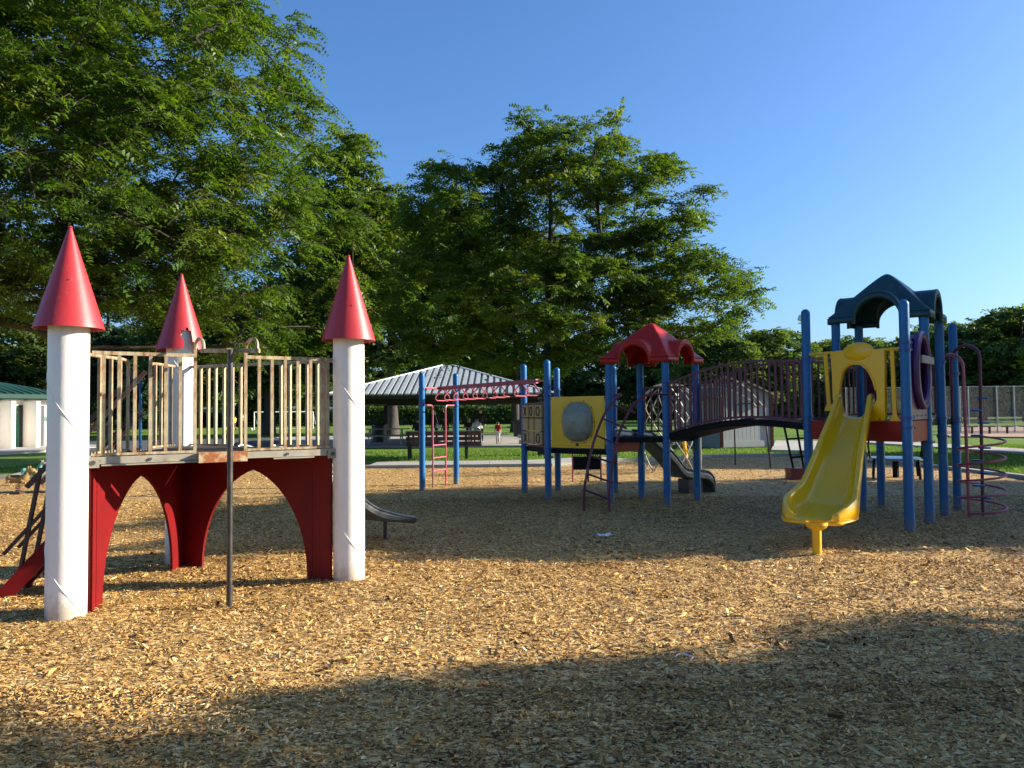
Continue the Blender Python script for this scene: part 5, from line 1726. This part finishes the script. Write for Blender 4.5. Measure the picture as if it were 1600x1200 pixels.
for t in (.04, .80):
    p = v3(lerp(ba, bb, t), 0)
    b = MB(); b.beam(p - (0, 0, .1), v3(p, .9) - nq * .03, .08, .06); b.beam(v3(p, .39), v3(p, .39) + nq * .5, .06, .05); b.beam(v3(p, .39) + nq * .46, v3(p, -.1) + nq * .46, .07, .06)
    b.build('leg', 'darkwood', bench, smooth=0)
# bins
def bin_(px, py, hgt, r_, label, liner):
    g = G(px, py); t = thing('litter_bin', label, 'litter bin', g)
    b = MB(); b.lathe([(.001, 0), (r_ * .86, 0), (r_, hgt * .9), (r_ * 1.05, hgt * .9), (r_ * 1.05, hgt * .94)], g, 20); b.build('body', 'bin', t)
    b = MB(); b.lathe([(r_ * 1.07, hgt * .92), (r_ * 1.05, hgt * .97), (r_ * .6, hgt * 1.06), (.001, hgt * 1.09)], g, 20); b.build('lid', 'bin', t)
    if liner:
        b = MB(); b.lathe([(r_ * .93, hgt * .45), (r_ * 1.06, hgt * .6), (r_ * 1.08, hgt * .9)], g, 14, skip=lambda i, k: k > 3 and k < 12); b.build('liner', 'liner', t)
bin_(593, 692, .98, .42, 'black litter bin beside the left pavilion post', False)
bin_(812, 683, 1.0, .42, 'black litter bin with a pale liner right of the pavilion tables', True)
# hedge and houses behind the lawn
def leafbox(name, label, cat, a, c, dpt, hgt, n, leaf, seed, L=(.35, .6)):
    r = np.random.default_rng(seed)
    a, c = v3(a, 0), v3(c, 0); d = unit(c - a); nn = np.array((-d[1], d[0], 0)); LL = np.linalg.norm(c - a)
    u = r.random(n); z = r.random(n) ** .7; y = r.random(n) ** 2
    O = a + d * (u * LL)[:, None] + nn * (y * dpt)[:, None] + np.array((0, 0, 1.0)) * (z * hgt * (1 + .10 * np.sin(u * 37)))[:, None]
    D = r.normal(size=(n, 3)); D /= np.linalg.norm(D, axis=1)[:, None]; N = r.normal(size=(n, 3))
    V = fronds(O, D, N, r.uniform(*L, n), 2, seed, .2, .45)
    t = thing(name, label, cat, (a + c) / 2)
    b = MB(); b.beam(v3(a + nn * dpt * .55, hgt * .45), v3(c + nn * dpt * .55, hgt * .45), dpt * .5, hgt * .9); b.build('stems', 'darkwood', t, smooth=0)
    me = rawmesh('leaves', V - (a + c) / 2, np.arange(len(V)).reshape(-1, 3), leaf, np.repeat(r.random(n), 12), True)
    o = bpy.data.objects.new('leaves', me); C.objects.link(o); o.parent = t
    return t
leafbox('hedge', 'long dark clipped hedge behind the sunlit lawn', 'hedge', At(565, 660, 96), At(880, 660, 100), 1.6, 2.3, 5200, 'leaf_dark', 77)
leafbox('hedge', 'dark hedge behind the soccer pitch', 'hedge', At(150, 665, 92), At(545, 662, 98), 1.6, 1.9, 5200, 'leaf_dark', 78)
leafbox('hedge', 'dark shrub row behind the ball field fence', 'hedge', At(1440, 650, 120), At(1900, 645, 120), 2.0, 2.6, 6000, 'leaf_dark', 79)
leafbox('hedge', 'shrub row behind the shed and bridge', 'hedge', At(960, 655, 118), At(1440, 650, 120), 2.0, 2.6, 6000, 'leaf_dark', 80)
def house(px, Y, w_, dpt, hgt, rise, wall, roofm, label, rz=0):
    p = At(px, 650, Y); t = thing('house', label, 'house', (p[0], p[1], 0))
    b = MB(); b.box((p[0], p[1], hgt / 2 - .1), (w_, dpt, hgt + .2)); wl = b.build('wall', wall, t, smooth=0)
    for x in (-.3, .28):
        b = MB(); b.box((p[0] + x * w_, p[1] - dpt / 2 - .01, hgt * .6), (1.3, .06, 1.0)); wn = b.build('window', 'lampwhite', t, smooth=0)
        b = MB(); b.box((p[0] + x * w_, p[1] - dpt / 2 - .05, hgt * .6), (1.1, .03, .84)); b.build('pane', 'glass', wn, smooth=0)
    e = .5
    for s in (-1, 1):
        b = MB(); P = [(p[0] - w_ / 2 - e, p[1] + s * (dpt / 2 + e), hgt - .1), (p[0] + w_ / 2 + e, p[1] + s * (dpt / 2 + e), hgt - .1), (p[0] + w_ / 2 + e, p[1], hgt + rise), (p[0] - w_ / 2 - e, p[1], hgt + rise)]
        b.prism(P, (0, 0, .15)); b.build('roof', roofm, t, smooth=0)
    for s in (-1, 1):
        b = MB(); x = p[0] + s * (w_ / 2 - .05); b.prism([(x, p[1] - dpt / 2, hgt), (x, p[1] + dpt / 2, hgt), (x, p[1], hgt + rise - .05)], (.04, 0, 0)); b.build('gable', wall, t, smooth=0)
house(640, 112, 13, 8, 2.5, 1.9, 'housewall', 'houseroof', 'low pale house with a grey roof behind the hedge')
house(770, 114, 9, 8, 2.6, 1.8, 'housewall', 'houseroofred', 'low house with a red-brown roof behind the hedge')
house(823, 118, 7, 8, 3.0, 1.6, 'housewall', 'houseroof', 'small pale house just left of the noughts panel')

# ================================================================== grey shed
sa, sb2 = G(1128, 699.5), G(1213, 698.5)
f_ = unit(v3(sb2, 0) - v3(sa, 0)); bk = np.array((-f_[1], f_[0], 0))
rot = .22
f2 = np.array((math.cos(rot) * f_[0] - math.sin(rot) * f_[1], math.sin(rot) * f_[0] + math.cos(rot) * f_[1], 0)); b2 = np.array((-f2[1], f2[0], 0))
W_ = np.linalg.norm(v3(sb2, 0) - v3(sa, 0)) / math.cos(rot); DEP = 4.2
EV, AP = At(1213, 617, sb2[1])[2], At(1167, 599, sa[1])[2]
shed = thing('storage_shed', 'grey board-sided storage shed with dark red corner trim behind the arched bridge', 'shed', v3(sa, 0))
A0 = v3(sa, 0)
b = MB()
b.prism([A0 - (0, 0, .12), A0 + f2 * W_ - (0, 0, .12), A0 + f2 * W_ + (0, 0, EV), A0 + f2 * W_ * .47 + (0, 0, AP), A0 + (0, 0, EV)], b2 * DEP)
b.build('wall', 'shedwall', shed, smooth=0)
brd = MB(); brd.box((0, 0, .5), (.014, .002, 1)); bme = brd.mesh('batten', 'shedwall', smooth=0)
for k in range(1, 12):
    x = k / 12; zt = EV + (AP - EV) * (x / .47 if x < .47 else (1 - x) / .53) - .03
    piece('batten', bme, shed, A0 + f2 * W_ * x - b2 * .0012 + (0, 0, .30), (0, 0, math.atan2(f2[1], f2[0])), (1, 1, zt - .30))
for k in range(1, 12):
    piece('batten', bme, shed, A0 + b2 * DEP * k / 12 - f2 * .006 + (0, 0, .30), (0, 0, math.atan2(b2[1], b2[0])), (1, 1, EV - .34))
b = MB(); b.beam(A0 + f2 * .0 - b2 * .012 + (0, 0, .14), A0 + f2 * W_ - b2 * .012 + (0, 0, .14), .03, .26); b.build('base_board', 'shedwall', shed, smooth=0)
for q in (A0 - b2 * .012 - f2 * .012, A0 + f2 * W_ - b2 * .012 + f2 * .012):
    b = MB(); b.beam(q + (0, 0, .02), q + (0, 0, EV - .03), .12, .12); b.build('corner_trim', 'trimred', shed, smooth=0)
for s, (x0, x1) in enumerate(((0, .47), (1, .47))):
    e0 = A0 + f2 * (W_ * x0 + (-.28 if x0 == 0 else .28)) + (0, 0, EV - .13); e1 = A0 + f2 * W_ * .47 + (0, 0, AP + .05)
    b = MB(); b.prism([e0 - b2 * .25, e1 - b2 * .25, e1 + b2 * (DEP + .25), e0 + b2 * (DEP + .25)], (0, 0, .07)); b.build('roof', 'rooftan', shed, smooth=0)
b = MB(); vq = A0 + b2 * DEP * .45 - f2 * .02 + (0, 0, EV - .35); b.beam(vq - b2 * .4, vq + b2 * .4, .04, .3); vt = b.build('vent', 'lampwhite', shed, smooth=0)

# ================================================================== white service building at the left
w0 = G(0, 701.5); w1 = G(72, 698)
w0, w1 = v3(w0, 0), v3(w1, 0)
wd_ = unit(w1 - w0); w0, w1 = w0 - wd_ * 9, w1 + wd_ * .6
wd_ = unit(w1 - w0); wn_ = np.array((-wd_[1], wd_[0], 0)); WL = np.linalg.norm(w1 - w0)
bld = thing('service_building', 'white block building with a green metal roof and green doors at the left edge', 'building', (w0 + w1) / 2)
EH = 2.40
b = MB(); b.prism([w0 - (0, 0, .1), w1 - (0, 0, .1), w1 + wn_ * 7 - (0, 0, .1), w0 + wn_ * 7 - (0, 0, .1)], (0, 0, EH + .1)); b.build('wall', 'whitewall', bld, smooth=0)
# block courses as shallow raised blocks on the lit wall
def wpx(px):
    p = PL(w0, w1, px, 670); return np.dot(p - w0, wd_)
for px0, px1 in ((21, 32.5), (61, 66.5)):
    s0_, s1_ = wpx(px0), wpx(px1)
    b = MB(); b.beam(v3(w0 + wd_ * (s0_ - .06) - wn_ * .015, 1.06), v3(w0 + wd_ * (s1_ + .06) - wn_ * .015, 1.06), .05, 2.12); fr = b.build('door', 'bin', bld, smooth=0)
    b = MB(); b.beam(v3(w0 + wd_ * (s0_ + .0) - wn_ * .045, 1.03), v3(w0 + wd_ * (s1_ - .12) - wn_ * .045, 1.03), .03, 2.02); b.build('door_leaf', 'greendoor', fr, smooth=0)
    b = MB(); b.box(w0 + wd_ * (s1_ - .25) - wn_ * .075 + (0, 0, 1.75), (.12, .05, .16)); b.build('latch', 'bolt', fr, smooth=0)
for px in (-66, -.5, 38.5):
    s_ = wpx(px); b = MB(); b.beam(v3(w0 + wd_ * s_ - wn_ * .02, EH / 2 - .05), v3(w0 + wd_ * s_ - wn_ * 1.0, EH / 2 - .05), .2, EH - .1); b.build('wing_wall', 'whitewall', bld, smooth=0)
b = MB(); s_ = wpx(69); b.beam(v3(w0 + wd_ * (s_ - .18) - wn_ * .02, 1.42), v3(w0 + wd_ * (s_ + .22) - wn_ * .02, 1.42), .03, .22); b.build('door_plaque', 'greendoor', bld, smooth=0)
ov_ = .7
e = [w0 - wn_ * ov_ - wd_ * ov_, w1 - wn_ * ov_ + wd_ * ov_, w1 + wn_ * (7 + ov_) + wd_ * ov_, w0 + wn_ * (7 + ov_) - wd_ * ov_]
b = MB(); b.prism([v3(q, EH + .04) for q in e], (0, 0, .18)); b.build('fascia', 'greenroof', bld, smooth=0)
rg0, rg1 = w0 + wn_ * 3.5 + wd_ * 3, w1 + wn_ * 3.5 - wd_ * 3.5
RH = EH + 1.35
b = MB(); b.prism([v3(e[0], EH + .222), v3(e[1], EH + .222), v3(rg1, RH), v3(rg0, RH)], (0, 0, .03)); rfm = b.build('roof', 'greenroof', bld, smooth=0)
b = MB(); b.prism([v3(e[1], EH + .223), v3(e[2], EH + .223), v3(rg1, RH)], (0, 0, .03)); b.build('roof', 'greenroof', bld, smooth=0)
b = MB(); b.prism([v3(e[2], EH + .224), v3(e[3], EH + .224), v3(rg0, RH), v3(rg1, RH)], (0, 0, .03)); b.build('roof', 'greenroof', bld, smooth=0)
b = MB()
LW = np.linalg.norm(e[1] - e[0])
for k in np.arange(.3, LW, .42):
    up = min(1, (k) / 4.0, (LW - k) / 4.5)
    a = v3(e[0] + wd_ * k, EH + .27); c = a + (wn_ * 4.5 + np.array((0, 0, RH - EH - .23))) * up
    b.beam(a, c, .035, .06)
b.build('roof_seams', 'greenroof', rfm, smooth=0, kind='stuff')

# ================================================================== ball field fence, bench, poles
fa, fb = At(1318, 680, 47.5), At(1760, 683, 46.5)
fence = thing('chain_link_fence', 'tall chain-link backstop fence before the ball field', 'fence', v3(lerp(fa, fb, .5), 0))
FH = 2.85
fd = unit(v3(fb, 0) - v3(fa, 0)); FL = np.linalg.norm(v3(fb, 0) - v3(fa, 0))
for px in (1322, 1360, 1400, 1440, 1478, 1501, 1514, 1558.5, 1585.5, 1640, 1700, 1755):
    p = PL(fa, fb, px, 660); b = MB(); b.tube([v3(p, -.1), v3(p, FH)], .04, 8); b.build('fence_post', 'fencegalv', fence)
for z in (FH - .03, .08):
    b = MB(); b.tube([v3(fa, z), v3(fb, z)], .022, 6); b.build('fence_rail', 'fencegalv', fence)
b = MB()
for k in np.arange(-FH, FL, .105):
    for sgn in (1, -1):
        lo, hi = (max(0, k), min(FL, k + FH)) 
        if hi - lo < .05: continue
        if sgn > 0: za, zb_ = lo - k, hi - k
        else: za, zb_ = FH - (lo - k), FH - (hi - k)
        b.tube([v3(fa, za) + fd * lo, v3(fa, zb_) + fd * hi], .006, 3, cap=False)
b.build('wire_mesh', 'wire', fence, smooth=0, kind='stuff')
pa_, pb_ = At(1480, 684, 45.3), At(1640, 685, 44.8)
pbn = thing('player_bench', 'long narrow players bench on T-shaped legs along the fence', 'bench', v3(lerp(pa_, pb_, .5), 0))
b = MB(); b.beam(v3(pa_, .46), v3(pb_, .46), .28, .05); b.build('bench_board', 'greyplank', pbn, smooth=0)
for px in (1492, 1519, 1546.5, 1574, 1602, 1628):
    p = PL(pa_, pb_, px, 680); b = MB(); b.beam(v3(p, -.1), v3(p, .40), .09, .09); b.beam(v3(p, .415) - fd * .30, v3(p, .415) + fd * .30, .2, .04); b.build('leg', 'slatred', pbn, smooth=0)
# floodlight pole
g = At(1263, 660, 61)
fl = thing('floodlight_pole', 'tall pale floodlight pole behind the left post of the slide tower', 'floodlight', v3(g, 0))
zt = At(1260, 505, 61)[2]
b = MB(); b.tube([v3(g, -.2), v3(g, zt * .5), v3(g, zt)], [.15, .12, .08], 10); b.build('pole', 'lampwhite', fl)
b = MB(); b.beam(v3(g, zt) - (.62, 0, 0), v3(g, zt) + (.25, 0, 0), .10, .10); b.build('cross_arm', 'lampwhite', fl, smooth=0)
b = MB(); b.box(v3(g, zt + .38) - (.33, 0.05, 0), (.50, .45, .42), Matrix.Rotation(.35, 3, 'Y')); hd = b.build('lamp_head', 'lampwhite', fl, smooth=0)
g = At(1134, 650, 82)
lp = thing('lamp_pole', 'slim white lamp pole rising behind the locust beside the shed', 'lamp pole', v3(g, 0))
b = MB(); b.tube([v3(g, -.2), v3(g, At(1134, 538, 82)[2])], [.16, .09], 10); b.build('pole', 'lampwhite', lp)

# ================================================================== small play pieces
# climbing lattice behind the bridge
g = G(1046, 735)
lat = thing('lattice_climber', 'tall domed lattice climber of crossed silver bars behind the arched bridge', 'climbing frame', v3(g, 0))
rb_, hb_ = .72, At(1046, 600, g[1])[2]
NS = 8
for k in range(NS):
    for sg in (1, -1):
        pts = []
        for q in np.linspace(0, 1, 14):
            a = k * 2 * math.pi / NS + sg * q * 2.2
            r_ = rb_ * (1.0 if q < .7 else math.cos((q - .7) / .3 * 1.35))
            z = hb_ * (q if q < .7 else .7 + .3 * math.sin((q - .7) / .3 * math.pi / 2))
            pts.append((g[0] + r_ * math.cos(a), g[1] + r_ * math.sin(a), z))
        b = MB(); b.tube(pts, .016, 6); b.build('lattice_bar', 'galv', lat)
b = MB(); c_ = At(1069, 700, g[1] - .4); b.tube([c_ + (-.02, 0, .30), c_ + (.05, 0, -.25)], .05, 8); b.build('rope_sleeve', 'yellow_paint', lat)
# arched pipe climber with two thin legs
q1, q2 = G(1149, 726), G(1204.5, 730)
ac = thing('arch_climber', 'thin pipe hoop climber with arched top rails behind the bridge', 'climbing frame', v3(lerp(q1, q2, .5), 0))
h1, h2 = At(1147, 640, q1[1])[2], At(1196, 640, q2[1])[2]
t1, t2 = At(1147, 640, q1[1]), At(1195, 640, q2[1])
b = MB(); b.tube(np.vstack(([v3(q1, -.1), t1 - (0, 0, .1)], smoothpath([t1, t1 + (.05, 0, .10), t1 + (.2, 0, .16), t2 + (-.2, 0, .16), t2 + (-.05, 0, .10), t2], 4), [t2 - (0, 0, .1), v3(q2, -.1)])), .022, 8); b.build('hoop', 'bar_brown', ac)
for dx, pts in ((0, [(1093, 606, 20.4), (1120, 605, 20.4), (1148, 613, 20.3), (1172, 626, 20.2), (1183, 637, 20.2)]), (1, [(1118, 588, 19.9), (1143, 592, 19.8), (1165, 606, 19.8), (1183, 624, 19.8), (1196, 640, 19.8)])):
    b = MB(); b.tube(smoothpath([At(*p) for p in pts], 5), .02, 8); b.build('arched_rail', 'galv', ac)
for px0, py0, px1, py1 in ((1108, 605, 1130, 589), (1133, 608, 1152, 597), (1156, 617, 1172, 612), (1174, 629, 1186, 627)):
    b = MB(); b.tube([At(px0, py0, 20.35), At(px1, py1, 19.85)], .015, 6); b.build('rung', 'galv', ac)
b = MB(); e0_ = At(1093, 606, 20.4); b.tube([v3(e0_, -.1), e0_], .02, 8); b.build('leg', 'galv', ac)
# leaning rung climber with red foot box
lc0 = G(1243, 748)
lc = thing('rung_climber', 'black leaning rung climber standing in a red box left of the yellow slide', 'climbing frame', v3(lc0, 0))
Yc = lc0[1]
for (x0, y0, x1, y1) in ((1241, 738, 1226, 670), (1257, 738, 1245, 670), (1271, 712, 1262, 670)):
    b = MB(); b.tube([At(x0, y0, Yc), At(x1, y1, Yc), At(x1 - 4, y1 - 18, Yc)], .026, 8); b.build('climber_leg', 'black', lc)
for (x0, y0, x1, y1) in ((1229, 686, 1264, 684), (1236, 715, 1269, 712)):
    b = MB(); b.tube([At(x0, y0, Yc), At(x1, y1, Yc)], .022, 8); b.build('rung', 'black', lc)
b = MB(); c_ = At(1249, 743, Yc); b.box(v3(c_, (c_[2] + .2) / 2 - .03), (.50, .40, c_[2] + .2)); fb_ = b.build('foot_box', 'trimred', lc, smooth=0)
# spinner disc behind the slide tower
mg = G(1400, 745)
mr = thing('merry_go_round', 'small blue-grey spinner disc with black bent handles behind the slide tower', 'merry-go-round', v3(mg, 0))
zc = At(1400, 716, mg[1])[2]; rad_ = .60
b = MB(); b.lathe([(.001, zc - .03), (rad_ - .02, zc - .03), (rad_, zc), (rad_ - .02, zc + .02), (.001, zc + .025)], (mg[0], mg[1], 0), 32); b.build('disc', 'discblue', mr)
b = MB(); b.tube([(mg[0], mg[1], -.1), (mg[0], mg[1], zc)], .07, 10); b.build('spindle', 'black', mr)
for k in range(4):
    a = k * math.pi / 2 + .35; c_, s_ = math.cos(a), math.sin(a)
    P3 = lambda r_, z, o_: (mg[0] + r_ * c_ - o_ * s_, mg[1] + r_ * s_ + o_ * c_, z)
    b = MB(); b.tube(smoothpath([P3(rad_ * .9, zc, .2), P3(rad_ * .98, zc + .35, .2), P3(rad_ * .9, zc + .55, .12), P3(rad_ * .9, zc + .55, -.12), P3(rad_ * .98, zc + .35, -.2), P3(rad_ * .9, zc, -.2)], 4), .022, 8); b.build('handle', 'black', mr)
    b = MB(); b.tube([P3(rad_ * 1.05, zc, 0), P3(rad_ * 1.12, -.1, 0)], .03, 8); b.build('leg', 'black', mr)
# spring riders at the left edge
def rider(px, py, Y, label, bodymat, headmat, s=1.0, face=0.2):
    g = At(px, py, Y); t = thing('spring_rider', label, 'spring rider', v3(g, 0), 'animal spring riders')
    c_, s_ = math.cos(face), math.sin(face); F_ = np.array((c_, s_, 0)); S_ = np.array((-s_, c_, 0)); U_ = np.array((0, 0, 1.0))
    rot = np.stack((F_, S_, U_), 1); g = v3(g, 0)
    q = lambda f, l, z: g + F_ * f * s + S_ * l * s + U_ * z * s
    b = MB(); th = np.linspace(0, 5 * 2 * math.pi, 70)
    b.tube([q(.07 * math.cos(a), .07 * math.sin(a), .02 + a / th[-1] * .28) for a in th], .013 * s, 6); b.build('spring', 'bar_brown', t)
    b = MB()
    P_ = [q(x, 0, z) for x, z in ((-.36, .52), (-.28, .50), (-.05, .46), (.15, .48), (.24, .56), (.30, .68), (.36, .76))]
    b.tube(smoothpath(P_, 4), np.interp(np.linspace(0, 1, 25), (0, .15, .45, .6, .75, 1), np.array((.07, .13, .12, .13, .10, .08)) * s), 14)
    for l in (-.10, .10):
        b.tube([q(.14, l, .44), q(.22, l * 1.2, .36), q(.30, l * 1.2, .36)], np.array((.05, .055, .04)) * s, 8); b.tube([q(-.24, l, .46), q(-.28, l * 1.2, .34)], np.array((.06, .05)) * s, 8)
    o = b.build('body', bodymat, t)
    b = MB(); b.ball(q(.42, 0, .74), np.array((.13, .085, .09)) * s, 14, 10, rot); b.ball(q(.53, 0, .70), np.array((.07, .06, .055)) * s, 12, 8, rot)
    for l in (-.07, .07):
        b.ball(q(.34, l, .85), np.array((.03, .02, .055)) * s, 8, 6, rot)
    b.build('head', headmat, t)
    b = MB(); b.tube([q(.27, -.19, .66), q(.27, .19, .66)], .014 * s, 8); b.tube([q(.10, -.19, .34), q(.10, .19, .34)], .014 * s, 8); b.build('handle_bar', 'black', t)
    b = MB(); b.ball(q(-.08, 0, .575), np.array((.16, .11, .035)) * s, 12, 8, rot); b.build('saddle', 'bar_brown', t)
    b = MB(); b.box(q(0, 0, .015), (.3 * s, .3 * s, .05)); b.build('base_plate', 'bar_brown', t, smooth=0)
g_ = G(32, 771)
rider(28, 771, g_[1], 'golden-brown animal spring rider at the left edge behind the castle ladder', 'bronze', 'bronze', .62, .1)
g_ = G(52, 757)
rider(50, 757, g_[1], 'mint-green spring rider with a grey head beside the nearest white tower', 'mint', 'greyrider', .62, .2)
# blue post swing frame behind the castle
ga_ = G(219, 712); 
sw = thing('swing_frame', 'blue post and dark slanting brace of a swing frame seen through the castle railing', 'swing frame', v3(ga_, 0))
b = MB(); b.tube([v3(ga_, -.1), v3(ga_, At(219, 590, ga_[1])[2])], .055, 10); b.build('frame_post', 'blue', sw)
top_ = At(236, 582, ga_[1]); low_ = At(180, 700, ga_[1])
b = MB(); b.tube([v3(low_, -.1), low_, top_], .045, 8); b.build('brace', 'black', sw)
b = MB(); b.tube([v3(ga_, top_[2]), v3(ga_, top_[2]) + np.array((-.6, 3.6, 0))], .05, 8); b.build('top_bar', 'black', sw)
en = v3(ga_, 0) + np.array((-.6, 3.6, 0))
b = MB(); b.tube([v3(en, -.1), v3(en, top_[2])], .055, 10); b.build('frame_post', 'blue', sw)
sc_ = v3(lerp(ga_, en, .5), 0)
for s in (-.22, .22):
    d_ = unit(en - v3(ga_, 0)); b = MB(); b.tube([sc_ + d_ * s + (0, 0, .48), sc_ + d_ * s + (0, 0, top_[2])], .009, 6); b.build('swing_chain', 'galv', sw)
b = MB(); b.beam(sc_ - d_ * .23 + (0, 0, .46), sc_ + d_ * .23 + (0, 0, .46), .16, .025); b.build('swing_seat', 'bin', sw, smooth=0)
# litter
def scrap(px, py, size, label, seed, fold=False):
    g = G(px, py); r = np.random.default_rng(seed); z = float(hz(g[0], g[1])) + .024
    n = 7
    P = np.zeros((n, n, 3))
    for i in range(n):
        for j in range(n):
            P[i, j] = (g[0] + (i / (n - 1) - .5) * size, g[1] + (j / (n - 1) - .5) * size * .8, z + r.uniform(0, .02) + (.03 * abs(i / (n - 1) - .5) if not fold else .0))
    b = MB(); b.grid(P); o = b.build('paper_scrap', 'paper', None, org=(g[0], g[1], z)); md = o.modifiers.new('thick', 'SOLIDIFY'); md.thickness = .002
    tag(o, label, 'litter')
scrap(944, 839, .17, 'crumpled white paper lying on the shaded chips in mid distance', 3)
g = G(1072, 1031)
b = MB(); z = float(hz(g[0], g[1])) + .03
b.tube(smoothpath([(g[0] - .07, g[1] - .01, z), (g[0] - .03, g[1] + .03, z + .01), (g[0] + .04, g[1] - .005, z), (g[0] + .015, g[1] - .06, z)], 4), .004, 5)
tag(b.build('straw', 'paper', None, org=(g[0], g[1], z)), 'bent white straw on the chips at the edge of the shade', 'litter')
